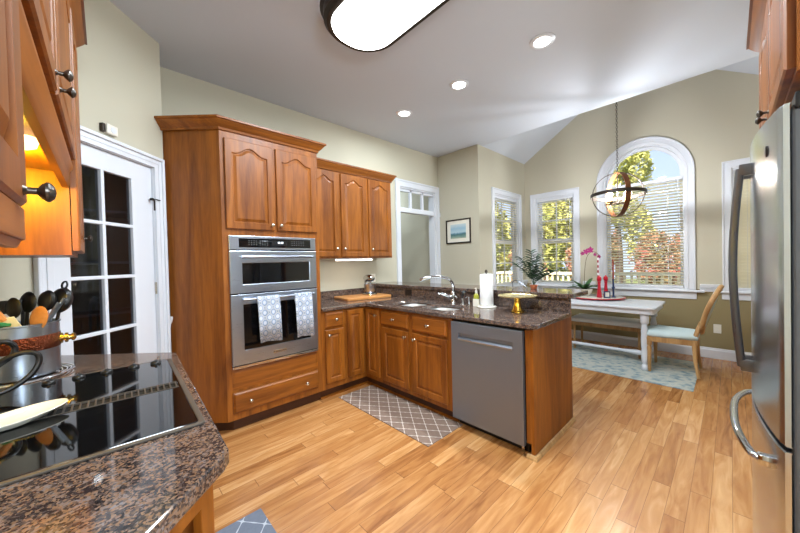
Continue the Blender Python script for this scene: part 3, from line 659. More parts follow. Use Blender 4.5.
box(bm, 1.045, 1.50, -.004, .012, .725, .775, 0, FX); dwd = part('door', bm, 'steel_dw', t)
bm = bmesh.new(); loft(bm, [[FX @ Vector((aa, b, c)) for b, c in ((.012, .725), (.034, .722), (.036, .732), (.016, .745))] for aa in (1.045, 1.50)]); part('handle', bm, 'steel', dwd, True)
part('toe_panel', B(XP+.06, XP+.08, .972, 1.570, .0, .098), 'black', t)
part('leveling_foot', B(XP+.035, XP+.055, 1.0, 1.02, 0, .1), 'chrome', t)
t = thing('peninsula_end_panel', 'brown wooden panel closing the free end of the peninsula', 'cabinet panel', (2.4, YP, 0))
bm = B(XP-.002, 2.80, YP, YP+.022, .0, .875); box(bm, 2.702, 2.80, YP, YP+.022, .875, 1.028); part('panel', bm, 'wood', t)
part('stile', B(XP-.004, XP+.05, YP+.022, YP+.052, .10, .872), 'wood', t)
bm = bmesh.new(); sweep(bm, [(XP+.0, YP+.05), (XP+.0, YP), (2.80, YP)], [(.002, 0), (.022, 0), (.02, .014), (.012, .026), (.002, .03)], 1); part('shoe_moulding', bm, 'oak', t)
t = thing('bar_knee_wall', 'brown wooden raised wall carrying the breakfast bar', 'bar', (2.75, 2.1, 0))
part('wall', B(2.702, 2.80, YP+.0225, YW-.002, 0, 1.028), 'wood', t)
for yy in (1.3, 2.2, 3.1):
    bm = bmesh.new(); loft(bm, [[Vector((x, y, z)) for x, z in ((2.80, 1.027), (3.0, 1.027), (2.98, .99), (2.86, .93), (2.83, .84), (2.80, .80))] for y in (yy-.03, yy+.03)]); part('bracket', bm, 'wood', t)

# counters (granite)
t = thing('kitchen_countertop', 'brown granite countertop along the back wall and peninsula with the sink cut in', 'countertop', (2.2, 2.5, .875))
HZ = Matrix(((1, 0, 0, 0), (0, 0, 1, 0), (0, 1, 0, 0), (0, 0, 0, 1)))  # (a,b,c)->(x=a,y=c,z=b)
SK1, SK2 = (2.17, 2.56, 2.10, 2.50), (2.17, 2.52, 1.68, 2.06)
bm = bmesh.new(); cpoly = [(OX1+.001, YF-.03), (XP-.03-.03, YF-.03), (XP-.03, YF-.06), (XP-.03, YP-.0), (XP-.0, YP-.03), (2.695, YP-.03), (2.695, YW-.002), (OX1+.001, YW-.002)]
prism(bm, HZ, [cpoly, rrect(*SK1, .12), rrect(*SK2, .10)], .8835, .915, .005); part('slab', bm, 'granite', t)
bm = B(OX1+.002, 2.68, YW-.022, YW-.002, .9155, 1.017, .003); part('back_splash', bm, 'granite', t)
bm = B(2.6866, 2.701, YP-.028, YW-.023, .9155, 1.028, .002); part('bar_splash', bm, 'granite', t)
bm = bmesh.new(); prism(bm, HZ, [[(2.668, YP-.02), (2.70, YP-.05), (3.07, YP-.05), (3.105, YP-.01), (3.105, YW-.002), (2.668, YW-.002)]], 1.029, 1.068, .006)
single('bar_top', bm, 'granite', 'raised granite breakfast bar top above the sink counter', 'countertop', (2.88, 2.1, 1.029))

# sink
t = thing('double_sink', 'double bowl stainless undermount sink set in the peninsula counter', 'sink', (2.35, 2.09, .70))
for nm, S, dz in (('large_bowl', SK1, .19), ('small_bowl', SK2, .15)):
    bm = bmesh.new(); rr = .12 if nm[0] == 'l' else .10
    lo = lambda i, z: [Vector((x, y, z)) for x, y in rrect(S[0]+i, S[1]-i, S[2]+i, S[3]-i, max(rr-i*.5, .03))]
    loft(bm, [lo(-.006, .8745), lo(.0, .8745), lo(.006, .86), lo(.012, .875-dz+.03), lo(.035, .875-dz), lo(.12, .875-dz-.006)], False, True)
    o = part(nm, bm, 'sinksteel', t, True); o.modifiers.new('thick', 'SOLIDIFY').thickness = .0015
    bm = bmesh.new(); lathe(bm, ((S[0]+S[1])/2, (S[2]+S[3])/2, .875-dz-.006), [(.045, .0), (.045, .004), (.03, .003), (.01, .001)]); part('drain', bm, 'chrome', o, True)
# faucet
t = thing('kitchen_faucet', 'chrome pull-out faucet arching over the sink', 'faucet', (2.615, 1.98, .915))
bm = bmesh.new(); lathe(bm, (2.615, 1.98, .915), [(.032, 0), (.032, .006), (.026, .014), (.024, .07), (.027, .10), (.022, .115), (.018, .12)]); part('base', bm, 'chrome', t, True)
bm = bmesh.new(); pts = bez([(2.615, 1.98, 1.02), (2.60, 1.965, 1.10), (2.54, 1.965, 1.165), (2.45, 2.01, 1.195), (2.37, 2.06, 1.197)], 8); tube(bm, pts, [.017]*(len(pts)-8)+[.015]*8, 12); part('spout', bm, 'chrome', t, True)
bm = bmesh.new(); tube(bm, [(2.37, 2.06, 1.197), (2.35, 2.08, 1.193), (2.31, 2.12, 1.178), (2.29, 2.14, 1.164)], [.015, .019, .021, .017], 12); part('spray_head', bm, 'chrome', t, True)
bm = bmesh.new(); tube(bm, [(2.60, 1.97, .97), (2.55, 2.0, .99), (2.50, 2.03, 1.02), (2.47, 2.06, 1.02)], [.016, .018, .013, .008], 10); tube(bm, [(2.615, 1.98, .98), (2.56, 1.91, 1.0), (2.53, 1.87, .985)], [.014, .011, .007], 10); part('lever', bm, 'chrome', t, True)
t = thing('side_sprayer', 'black handled sprayer beside the chrome faucet', 'sprayer', (2.60, 1.85, .915))
bm = bmesh.new(); lathe(bm, (2.60, 1.85, .915), [(.022, 0), (.022, .01), (.014, .02), (.013, .06)]); part('base', bm, 'chrome', t, True)
bm = bmesh.new(); tube(bm, [(2.60, 1.85, .97), (2.60, 1.85, 1.0), (2.585, 1.83, 1.035), (2.55, 1.80, 1.045)], [.012, .014, .018, .016], 10); part('spray_handle', bm, 'black', t, True)
bm = bmesh.new(); lathe(bm, (2.60, 1.775, .915), [(.014, 0), (.014, .006), (.007, .012), (.007, .07), (.010, .075), (.010, .08)]); tube(bm, [(2.60, 1.775, .99), (2.575, 1.785, .995), (2.56, 1.79, .985)], .005)
single('soap_pump', bm, 'chrome', 'slim chrome soap pump standing between faucet and soap cup', 'soap dispenser', (2.60, 1.775, .915), True)
t = thing('soap_caddy', 'white square cup holding a yellow-green soap bottle behind the sink', 'soap holder', (2.575, 1.675, .915))
bm = bmesh.new(); prism(bm, HZ, [rrect(2.545, 2.615, 1.63, 1.70, .012), rrect(2.55, 2.61, 1.635, 1.695, .01)], .9155, .985); box(bm, 2.55, 2.61, 1.635, 1.695, .9155, .922); part('cup', bm, 'white_gloss', t)
M['soap'] = plain('yellow_green_soap', rgb(150, 150, 50), .15)
bm = bmesh.new(); lathe(bm, (2.575, 1.675, .923), [(.022, 0), (.026, .02), (.026, .085), (.018, .105), (.010, .115)]); part('bottle', bm, 'soap', t, True)
bm = bmesh.new(); lathe(bm, (2.575, 1.675, 1.038), [(.011, 0), (.012, .02), (.006, .03), (.006, .05)]); tube(bm, [(2.575, 1.675, 1.085), (2.55, 1.67, 1.085)], .006); part('pump', bm, 'white_gloss', t, True)
# paper towel
t = thing('paper_towel_holder', 'white paper towel roll on an upright white holder on the peninsula', 'paper towel holder', (2.57, 1.560, .915))
bm = bmesh.new(); lathe(bm, (2.57, 1.560, .915), [(.085, 0), (.088, .006), (.082, .014), (.07, .016), (.01, .018)]); part('base', bm, 'white_gloss', t, True)
bm = bmesh.new(); lathe(bm, (2.57, 1.560, .933), [(.022, 0), (.058, 0), (.060, .004), (.060, .284), (.058, .288), (.022, .288)], seg=40); part('paper_roll', bm, 'paper', t, True)
bm = bmesh.new(); lathe(bm, (2.57, 1.560, .93), [(.006, 0), (.006, .30), (.012, .305), (.014, .315), (.010, .33), (.002, .335)], seg=16); part('finial_rod', bm, 'knob', t, True)
# cake stand
t = thing('cake_stand', 'gold pedestal cake stand with a shallow round plate near the peninsula end', 'cake stand', (2.50, 1.23, .915))
bm = bmesh.new(); lathe(bm, (2.50, 1.23, .915), [(.052, 0), (.052, .006), (.044, .012), (.036, .03), (.028, .06), (.024, .09), (.027, .115), (.034, .124)], seg=16); part('pedestal', bm, 'gold', t, True, angle=15)
bm = bmesh.new(); lathe(bm, (2.50, 1.23, 1.037), [(.03, 0), (.14, .002), (.152, .008), (.155, .016), (.150, .017), (.143, .011), (.02, .007)], seg=48); part('plate', bm, 'goldtop', t, True)
# outlet on bar splash
def outlet(MX, a_, b_, c_, label, mat='plastic', wide=.072, hh=.115, horiz=False, sw=False):
    if horiz: wide, hh = hh, wide
    t = thing('switch_plate' if sw else 'wall_outlet', label, 'light switch' if sw else 'electrical outlet', MX @ Vector((a_, b_, c_)))
    part('plate', B(a_-wide/2, a_+wide/2, b_+.0005, b_+.006, c_-hh/2, c_+hh/2, .002, MX), mat, t)
    bm = bmesh.new()
    for s in (-1, 1):
        if sw and s > 0: continue
        da, dc = (s*.022, 0) if horiz else (0, s*.022)
        if sw: da = dc = 0
        box(bm, a_+da-.013, a_+da+.013, b_+.006, b_+.009, c_+dc-(.03 if sw else .014), c_+dc+(.03 if sw else .014), .002, MX)
    part('rocker' if sw else 'sockets', bm, mat, t)
    return t
FB = FR((2.6866, 0, 0), (0, 1, 0), (-1, 0, 0))
outlet(FB, 2.705, 0, .978, 'dark brown outlet set sideways in the granite bar splash', 'iron', horiz=True)
outlet(FR((0, YW, 0), (1, 0, 0), (0, -1, 0)), 2.72, 0, 1.14, 'ivory outlet on the wall behind the stand mixer')
outlet(AX, .125, -X2, .39, 'white outlet with plug-in night light low on the wall behind the chair', 'white_gloss')

# cutting board + mixer
t = thing('cutting_board', 'large wooden cutting board lying in the back corner of the counter', 'cutting board', (2.3, 3.2, .915))
MB = Matrix.Translation((2.335, 3.16, .9155)) @ Matrix.Rotation(math.radians(-8), 4, 'Z')
bm = bmesh.new(); prism(bm, MB @ HZ, [rrect(-.31, .31, -.19, .20, .03)], .0, .03, .006); bo = part('board', bm, 'board', t, True)
t = thing('stand_mixer', 'small silver tilt head stand mixer standing on the wooden cutting board', 'mixer', (2.45, 3.17, .946))
bm = bmesh.new(); prism(bm, Matrix.Translation((2.45, 3.17, .9465)) @ HZ, [rrect(-.08, .08, -.09, .09, .06)], 0, .022, .006); part('base', bm, 'chrome', t, True)
bm = bmesh.new(); lathe(bm, (2.44, 3.15, .969), [(.035, 0), (.045, .004), (.062, .03), (.072, .075), (.075, .115), (.077, .118), (.071, .116), (.058, .04), (.01, .02)], seg=32); part('bowl', bm, 'steel', t, True)
bm = bmesh.new(); box(bm, 2.425, 2.475, 3.235, 3.262, .96, 1.13, .012); part('column', bm, 'chrome', t, True)
bm = bmesh.new(); lathe(bm, (2.45, 3.27, 1.155), [(.01, 0), (.035, .012), (.045, .05), (.046, .10), (.04, .15), (.028, .175), (.005, .18)], (0, -1, 0), 20); part('head', bm, 'chrome', t, True)
bm = bmesh.new(); cyl(bm, (2.45, 3.15, 1.12), (2.45, 3.15, 1.0), .008); lathe(bm, (2.45, 3.15, .99), [(.003, 0), (.03, .02), (.036, .05), (.01, .08)]); part('beater', bm, 'chrome', t, True)

# upper cabinets on back wall
YU = 3.0794; FU = FR((0, YU, 0), (1, 0, 0), (0, -1, 0)); UX1 = 2.766
GU = 'upper cabinets on the back wall'
t = thing('upper_cabinet', 'wooden upper cabinet with two arched panel doors right of the oven cabinet', 'cabinet', (1.9, 3.25, 1.4127), GU)
part('body', B(OX1+.001, 2.362, YU, YW-.002, 1.413, 2.41), 'wood', t)
for a0, a1, kx in ((1.60, 1.945, 1.915), (1.985, 2.345, 2.015)):
    bm = bmesh.new(); door_panel(bm, FU, a0, a1, 1.43, 2.385, 0, .05); d_ = part('door', bm, 'wood', t, True, angle=20); knob(FU, kx, .021, 1.52, d_)
bm = bmesh.new(); sweep(bm, [(OX1+.002, YU), (2.362, YU)], CROWN(2.40, .06, .09), 1); part('crown_moulding', bm, 'wood_x', t, True)
t = thing('upper_cabinet', 'single door wooden upper cabinet at the end next to the cased opening', 'cabinet', (2.56, 3.25, 1.4127), GU)
part('body', B(2.363, UX1, YU, YW-.002, 1.413, 2.41), 'wood', t)
bm = bmesh.new(); door_panel(bm, FU, 2.385, 2.752, 1.43, 2.385, 0, .05); d_ = part('door', bm, 'wood', t, True, angle=20); knob(FU, 2.42, .021, 1.52, d_)
bm = bmesh.new(); sweep(bm, [(2.363, YU), (UX1, YU), (UX1, YW-.002)], CROWN(2.40, .06, .09), 1); part('crown_moulding', bm, 'wood_x', t, True)
t = thing('under_cabinet_light', 'slim lit lamp bar under the back wall upper cabinets', 'light', (2.2, 3.2, 1.39))
part('housing', B(1.95, 2.46, 3.10, 3.18, 1.398, 1.4125, .002), 'white', t); part('diffuser', B(1.96, 2.45, 3.105, 3.175, 1.385, 1.398, .003), 'ledbar', t)

# ------------------------------------------------------------------ left run
XF = -.074; FLf = FR((XF-.021, 0, 0), (0, 1, 0), (1, 0, 0))
GL = 'upper cabinets over the cooktop counter'
t = thing('upper_cabinet', 'near upper cabinet cut by the left edge of the photo, its knob low', 'cabinet', (-.27, .40, 1.413), GL)
part('body', B(XL+.002, XF-.021, .10, .655, 1.40, 2.43), 'wood', t)
bm = bmesh.new(); door_panel(bm, FLf, .12, .645, 1.44, 2.40, 0, .05, t=.022); d_ = part('door', bm, 'wood', t, True, angle=20); knob(FLf, .618, .022, 1.457, d_, 'knob', .9)
part('bottom_rail', B(XF-.0205, XF-.003, .10, .655, 1.395, 1.438, .002), 'wood_y', t)
bm = bmesh.new(); sweep(bm, [(XF-.021, .10), (XF-.021, .655)], [(0, 1.385), (.010, 1.385), (.014, 1.395), (.008, 1.41), (.004, 1.43), (0, 1.43)], 1); part('light_rail', bm, 'wood_y', t, True)
bm = bmesh.new(); sweep(bm, [(XF-.021, .10), (XF-.021, .6549)], CROWN(2.42, .06, .09), 1); part('crown_moulding', bm, 'wood_y', t, True)
t = thing('hood_cabinet', 'short two door cabinet above the cooktop with the hood lamp beneath', 'cabinet', (-.27, 1.22, 1.70), GL)
part('body', B(XL+.002, XF-.021, .656, 1.799, 1.755, 2.43), 'wood', t)
for a0, a1, kx in ((.668, 1.135, 1.10), (1.15, 1.785, 1.20)):
    bm = bmesh.new(); door_panel(bm, FLf, a0, a1, 1.79, 2.40, 0, .05, t=.022); d_ = part('door', bm, 'wood', t, True, angle=20); knob(FLf, kx, .022, 1.825, d_, 'knob', .95)
bm = bmesh.new(); sweep(bm, [(XF-.021, .657), (XF-.021, 1.798)], [(-.02, 1.68), (-.002, 1.68), (.004, 1.69), (.004, 1.74), (.012, 1.755), (.012, 1.77), (-.02, 1.77)], 1); part('valance', bm, 'wood_y', t, True)
bm = bmesh.new(); sweep(bm, [(XF-.021, .656), (XF-.021, 1.799)], CROWN(2.42, .06, .09), 1); part('crown_moulding', bm, 'wood_y', t, True)
bm = bmesh.new(); box(bm, XL+.004, XF-.045, .67, 1.78, 1.735, 1.754); hp = part('hood_liner', bm, 'wood_y', t)
bm = bmesh.new(); lathe(bm, (-.16, 1.38, 1.735), [(.03, 0), (.03, -.012), (.026, -.026), (.01, -.034)], seg=20); part('hood_lamp', bm, 'bulb', t, True)
hl = bpy.data.lights.new('hood_lamp_light', 'POINT'); hl.energy = 12; hl.color = (1, .68, .04); hl.shadow_soft_size = .03
ho = bpy.data.objects.new('hood_lamp_light', hl); C.objects.link(ho); ho.location = (-.22, 1.50, 1.68)
t = thing('upper_cabinet', 'full height upper cabinet beside the pantry door, its side glowing orange', 'cabinet', (-.27, 2.0, 1.413), GL)
part('body', B(XL+.002, XF-.021, 1.80, 2.18, 1.413, 2.43), 'wood', t)
bm = bmesh.new(); door_panel(bm, FLf, 1.80, 2.17, 1.43, 2.40, .003, .05, t=.022); d_ = part('door', bm, 'wood', t, True, angle=20); knob(FLf, 2.08, .025, 1.50, d_, 'knob')
bm = bmesh.new(); sweep(bm, [(XF-.021, 1.80), (XF-.021, 2.18), (XL+.002, 2.18)], CROWN(2.42, .06, .09), -1 if False else 1); part('crown_moulding', bm, 'wood_y', t, True)

t = thing('cooktop_base_cabinet', 'brown base cabinet with angled open-fronted corner under the cooktop counter', 'cabinet', (-.1, 1.4, 0))
cp_ = [(.215, 1.955), (-.275, 2.415), (XL+.002, 2.245), (XL+.002, .20), (-.13, .20), (-.13, .545), (.172, .842)]
bodyp = [(.215, 1.955), (-.255, 2.395), (XL+.002, 2.24), (XL+.002, .9), (.172, .9)]
bm = bmesh.new(); loft(bm, [[Vector((x, y, z)) for x, y in bodyp] for z in (.10, .8745)])
part('body', bm, 'wood', t)
bm = bmesh.new(); box(bm, XL+.002, -.135, .20, .899, .10, .8745); part('side_body', bm, 'wood', t)
DGn = FR((.172, .842, 0), (-1, -1, 0), (1, -1, 0))
bm = bmesh.new(); prism(bm, DGn, [rect(0, .42, .10, .8745), rect(.045, .375, .14, .815)], -.02, 0, .002); part('corner_face_frame', bm, 'wood', t)
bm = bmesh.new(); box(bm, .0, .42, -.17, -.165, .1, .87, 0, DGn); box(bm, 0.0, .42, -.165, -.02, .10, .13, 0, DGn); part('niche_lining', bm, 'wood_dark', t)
toe([(.10, .86), (.145, .90), (.165, 1.94), (-.2, 2.27)], t, 1)
GC = [(.255, 1.978), (-.266, 2.460), (XL+.002, 2.275), (XL+.002, .15), (-.10, .15), (-.10, .53), (.190, .812), (.205, .835)]
single('cooktop_countertop', (lambda b: (prism(b, HZ, [GC], .8755, .915, .005), b)[1])(bmesh.new()), 'granite', 'brown speckled granite counter in the near left foreground around the cooktop', 'countertop', (-.1, 1.3, .8755))
# cooktop
t = thing('cooktop', 'black glass downdraft cooktop with centre vent strip in the foreground', 'cooktop', (-.08, 1.43, .915))
CT = Matrix.Translation((-.0785, 1.430, .9155)) @ Matrix.Rotation(math.radians(-1.6), 4, 'Z')
bm = bmesh.new(); prism(bm, CT @ HZ, [rrect(-.268, .268, -.40, .40, .012), rrect(-.262, .262, -.052, .016, .002)], 0, .008, .002); part('glass_surface', bm, 'blackglass', t)
M['trim_metal'] = plain('cooktop_trim', rgb(92, 84, 76), .55, .6)
bm = bmesh.new(); prism(bm, CT @ HZ, [rrect(-.283, .283, -.413, .413, .014), rrect(-.2685, .2685, -.4005, .4005, .012)], 0, .007, .002); part('metal_trim', bm, 'trim_metal', t)
bm = bmesh.new()
for i in range(30): 
    x = -.258+i*.0177; box(bm, x, x+.004, -.050, .014, .004, .009, 0, CT)
box(bm, -.262, .262, -.054, -.050, .003, .0095, 0, CT); box(bm, -.262, .262, .014, .018, .003, .0095, 0, CT)
part('vent_grille', bm, 'trim_metal', t); part('vent_well', B(-.262, .262, -.05, .014, .0002, .0012, 0, CT), 'dark', t)
for x in (-.10, -.02, .062, .148, .222):
    bm = bmesh.new(); lathe(bm, CT @ Vector((x-0, .355, .0085)), [(.019, 0), (.019, .004), (.017, .009), (.014, .011)], seg=20); box(bm, x-.004, x+.004, .337, .373, .019, .023, .001, CT); part('control_knob', bm, 'black', t, True)
# spoon rest
MS = Matrix.Translation((-.205, 1.385, .925)) @ Matrix.Rotation(math.radians(22), 4, 'Z')
bm = bmesh.new(); loops = []
for k, (sc_, z) in enumerate(((.35, 0), (.7, .002), (1, .018), (.985, .021), (.8, .010), (.3, .006))):
    loops.append([MS @ Vector(((.105*math.cos(q)*(1+.12*math.cos(q)))*sc_, (.06*math.sin(q))*sc_, z+.006*max(0, math.cos(q))*sc_)) for q in [2*PI*i/40 for i in range(40)]])
loft(bm, loops); single('spoon_rest', bm, 'white_gloss', 'white oval ceramic spoon rest on the black cooktop', 'spoon rest', (-.185, 1.37, .924), True)

# utensil pot with tray
PX, PY = -.262, 2.005
t = thing('wire_tray', 'round chrome wire tray under the copper banded pot', 'tray', (PX, PY, .915))
for rr in (.115, .13, .142, .152):
    bm = bmesh.new(); tube(bm, [(PX+rr*math.cos(2*PI*i/40), PY+rr*math.sin(2*PI*i/40), .9195+(rr-.115)*.12) for i in range(40)], .0028, 6, True); part('ring', bm, 'chrome', t, True)
t = thing('utensil_pot', 'stainless steel pot with a dark copper band and brass spigot holding utensils', 'pot', (PX, PY, .926))
bm = bmesh.new(); lathe(bm, (PX, PY, .927), [(.02, 0), (.108, 0), (.112, .004), (.112, .205), (.116, .208), (.116, .213), (.109, .213), (.108, .01), (.02, .006)], seg=48); part('body', bm, 'steel', t, True)
bm = bmesh.new(); lathe(bm, (PX, PY, .927), [(.1125, .105), (.1145, .108), (.1145, .16), (.1125, .163)], seg=48, caps=False); part('copper_band', bm, 'copper', t, True)
bm = bmesh.new(); ds = Vector((1, -.05, 0)).normalized(); b0 = Vector((PX, PY, 1.06))+ds*.112
lathe(bm, b0, [(.022, -.002), (.022, .008), (.012, .009), (.012, .014), (.021, .015), (.021, .024), (.012, .026), (.011, .034), (.016, .035), (.017, .043), (.008, .049)], ds, 14); part('spigot', bm, 'brass', t, True)
def U3(x, y, z): return Vector((PX+x, PY+y, z))
GUt = 'utensils standing in the copper banded pot'
def handle_to(p, lean): return [p+lean*q for q in (0, .3, .6, 1)]
def spoon(name, mat, base, top, label, head_r=.035, flat=.3, hr=.006, hook=False, slot=False):
    bm = bmesh.new(); b_, t_ = U3(*base), U3(*top); d = (t_-b_).normalized(); tube(bm, [b_, b_.lerp(t_, .5), t_-d*head_r*.8], hr, 8)
    cc = t_; view = Vector((-s2, -s2, .15)).normalized(); sd2 = d.cross(view).normalized(); nn_ = sd2.cross(d)
    loops = []
    for k in range(7):
        ph = -PI/2+PI*k/6; loops.append([cc + d*head_r*1.25*math.cos(q)*max(math.cos(ph), .02) + sd2*head_r*math.sin(q)*max(math.cos(ph), .02) + nn_*head_r*flat*math.sin(ph) for q in [2*PI*i/20 for i in range(20)]])
    loft(bm, loops)
    if hook: tube(bm, [cc+d*head_r*1.2+sd2*(.012*math.cos(q))+d*(.016*math.sin(q)+.012) for q in [2*PI*i/16 for i in range(16)]], .004, 6, True)
    return single(name, bm, mat, label, 'kitchen utensil', b_, True, GUt)
spoon('ladle', 'black', (.03, .0, .94), (.078, .0, 1.225), 'round black ladle bowl facing the room in the utensil pot', .036, .55)
spoon('ladle', 'black', (.07, -.01, .94), (.118, .02, 1.222), 'large black ladle with loop on top at right of the utensil pot', .045, .6, hook=True)
spoon('cooking_spoon', 'black', (.0, .02, .94), (.022, .03, 1.222), 'black nylon spoon behind the wooden one, middle of the utensil pot', .036, .35)
spoon('cooking_spoon', 'black', (-.02, .0, .94), (-.012, -.01, 1.205), 'black nylon spoon leaning to the left side of the utensil pot', .034, .35)
spoon('slotted_spoon', 'board', (.0, -.03, .94), (.060, -.07, 1.160), 'pale slotted wooden spoon leaning over the front pot rim', .040, .22)
bm = bmesh.new(); prism(bm, Matrix.Translation(U3(-.03, .03, 0)) @ FR((0, 0, 0), (1, .13, 0), (.13, -1, 0)), [rrect(-.03, .06, 1.18, 1.235, .01)], -.004, .004, .002); tube(bm, [U3(-.0, .06, .95), U3(-.0, .08, 1.2)], .006)
single('spatula', bm, 'black', 'black flat turner at far left of the utensil pot', 'kitchen utensil', U3(-.0, .06, .95), True, GUt)
bm = bmesh.new()
for s in (-1, 1): tube(bm, [U3(.05, -.02, .95), U3(.085+.004*s, -.05+.004*s, 1.15), U3(.125+.008*s, -.07, 1.225+.008*s)], [.004, .006, .007], 6, flat=.5)
single('tongs', bm, 'steel', 'metal tongs tilted up to the right between the ladles', 'kitchen utensil', U3(.05, -.02, .95), True, GUt)
bm = bmesh.new(); VM = FR(U3(.0, -.06, 0), (1, .13, 0), (.13, -1, 0)); prism(bm, VM, [[(-.055, 1.06), (.015, 1.06), (.03, 1.10), (-.005, 1.175), (-.05, 1.17), (-.075, 1.10)]], -.008, .008, .003)
sp_ = thing('silicone_spatula', 'cream spatula with a broad wooden handle at the left of the pot', 'kitchen utensil', U3(.0, -.06, 1.0), GUt)
part('blade', bm, 'cream', sp_); bm = bmesh.new(); tube(bm, [VM @ Vector(p) for p in ((-.03, 0, 1.16), (-.06, 0, 1.21), (-.10, 0, 1.29))], [.014, .016, .018], 10); part('handle', bm, 'board', sp_, True)
bm = bmesh.new(); tube(bm, [U3(-.06, -.05, .96), U3(-.055, -.07, 1.12), U3(-.035, -.085, 1.150), U3(-.01, -.09, 1.146)], [.006, .007, .012, .006], 8)
single('silicone_brush', bm, 'green', 'green silicone brush tip just above the pot rim', 'kitchen utensil', U3(-.06, -.05, .96), True, GUt)
# kettle at left frame edge
t = thing('kettle', 'black handled steel kettle on the cooktop, mostly beyond the left photo edge', 'kettle', (-.362, 1.66, .9235))
KX, KY = -.362, 1.66
bm = bmesh.new(); lathe(bm, (KX, KY, .9245), [(.06, 0), (.070, .01), (.073, .06), (.066, .12), (.045, .15), (.01, .155)], seg=28); part('body', bm, 'chrome', t, True)
bm = bmesh.new(); lathe(bm, (KX, KY, 1.078), [(.006, 0), (.006, .01), (.014, .016), (.012, .026), (.003, .03)], seg=14); part('lid_knob', bm, 'black', t, True)
bm = bmesh.new(); tube(bm, bez([(-.297, 1.66, .945), (-.245, 1.67, .957), (-.20, 1.68, .99), (-.180, 1.69, 1.03), (-.185, 1.69, 1.060), (-.215, 1.69, 1.070), (-.25, 1.68, 1.06), (-.297, 1.67, 1.03)], 6), .0085, 10); part('handle', bm, 'black', t, True)
bm = bmesh.new(); tube(bm, bez([(-.30, 1.67, 1.06), (-.29, 1.67, 1.115), (-.25, 1.68, 1.116), (-.234, 1.69, 1.095), (-.238, 1.69, 1.068), (-.262, 1.68, 1.045), (-.295, 1.67, 1.02)], 6), .0085, 10); part('handle', bm, 'black', t, True)

# door sensor above pantry casing
t = thing('door_sensor', 'small ivory sensor box standing on top of the pantry door casing', 'sensor', DG @ Vector((dx(.03), .0, 2.22)))
ax_ = dx(.035); part('housing', B(ax_-.03, ax_+.045, .001, .03, 2.222, 2.285, .006, DG), 'plastic', t); part('magnet', B(ax_-.055, ax_-.036, .001, .025, 2.225, 2.278, .003, DG), 'iron', t)
bm = bmesh.new(); lathe(bm, DG @ Vector((ax_+.012, .03, 2.253)), [(.02, 0), (.02, .002), (.01, .003)], DG.to_3x3() @ Vector((0, 1, 0)), 18); part('button', bm, 'white', t, True)

# ------------------------------------------------------------------ picture
t = thing('framed_picture', 'framed seascape print with cream mat hanging left of the nook', 'picture', (X1-.01, 3.03, 1.63))
FP = FR((X1, 0, 0), (0, 1, 0), (-1, 0, 0)); pa = (2.785, 3.265, 1.632, 2.022)
bm = bmesh.new(); prism(bm, FP, [rect(*pa), rect(pa[0]+.02, pa[1]-.02, pa[2]+.02, pa[3]-.02)], .001, .022, .003); part('frame', bm, 'iron', t)
part('mat_board', B(pa[0]+.02, pa[1]-.02, .002, .010, pa[2]+.02, pa[3]-.02, 0, FP), 'plastic', t)
m_, n_, l_, p_ = newmat('seascape_print'); tc = n_.new('ShaderNodeTexCoord'); s_ = n_.new('ShaderNodeSeparateXYZ'); l_.new(tc.outputs['Generated'], s_.inputs[0])
nz = n_.new('ShaderNodeTexNoise'); nz.inputs['Scale'].default_value = 5; l_.new(tc.outputs['Generated'], nz.inputs[0])
rr_ = ramp(n_, [(0, rgb(170, 176, 150)), (.12, rgb(120, 150, 140)), (.28, rgb(72, 110, 112)), (.36, rgb(110, 150, 168)), (.42, rgb(176, 198, 206)), (.7, rgb(150, 182, 200)), (1, rgb(196, 208, 208))])
l_.new(math_(n_, l_, 'MULTIPLY_ADD', nz.outputs[0], .16, math_(n_, l_, 'SUBTRACT', s_.outputs[2], .08)), rr_.inputs[0]); l_.new(rr_.outputs[0], p_.inputs[0]); M['print'] = m_
part('print', B(pa[0]+.09, pa[1]-.09, .010, .012, pa[2]+.08, pa[3]-.08, 0, FP), 'print', t)

# ------------------------------------------------------------------ ceiling lights
t = thing('ceiling_light_fixture', 'long rounded ceiling light with dark rim and glowing white diffuser', 'ceiling light', (1.37, 1.39, 3.02))
bm = bmesh.new(); o1 = rrect(1.10, 1.67, .80, 2.04, .26, 12); i1 = rrect(1.15, 1.62, .85, 1.99, .215, 12)
lo = lambda L, z: [Vector((x, y, z)) for x, y in L]
loft(bm, [lo(rrect(1.08, 1.69, .78, 2.06, .27, 12), 3.119), lo(o1, 3.10), lo(rrect(1.10, 1.67, .80, 2.04, .26, 12), 3.045), lo(rrect(1.12, 1.65, .82, 2.02, .245, 12), 3.02), lo(i1, 3.02), lo(i1, 3.06)], False, False)
part('rim', bm, 'iron', t, True, recalc=True)
bm = bmesh.new(); loft(bm, [lo(i1, 3.03), lo(rrect(1.155, 1.615, .855, 1.985, .21, 12), 3.012), lo(rrect(1.20, 1.57, .90, 1.94, .18, 12), 3.004)]); part('diffuser', bm, 'diffuser', t, True)
for i, yy in enumerate((2.65, 1.86, 1.04, .22)):  # fourth fixture is an unseen addition that houses the extra fill lamp
    t = thing('recessed_light', ('farthest recessed downlight, nearest the cased opening', 'middle recessed downlight of the ceiling row', 'nearest recessed downlight in view, toward the refrigerator side', 'added fill downlight out of view, in line with the others')[i], 'recessed light', (2.63, yy, ZC), 'recessed downlights in the kitchen ceiling')
    bm = bmesh.new(); lathe(bm, (2.63, yy, ZC), [(.068, -.0005), (.095, -.0005), (.095, -.006), (.072, -.014), (.066, -.010)], seg=32, caps=False); part('trim_ring', bm, 'white', t, True)
    bm = bmesh.new(); lathe(bm, (2.63, yy, ZC), [(.001, -.004), (.066, -.004), (.060, -.012), (.001, -.016)], seg=32); part('lens', bm, 'diffuser', t, True)

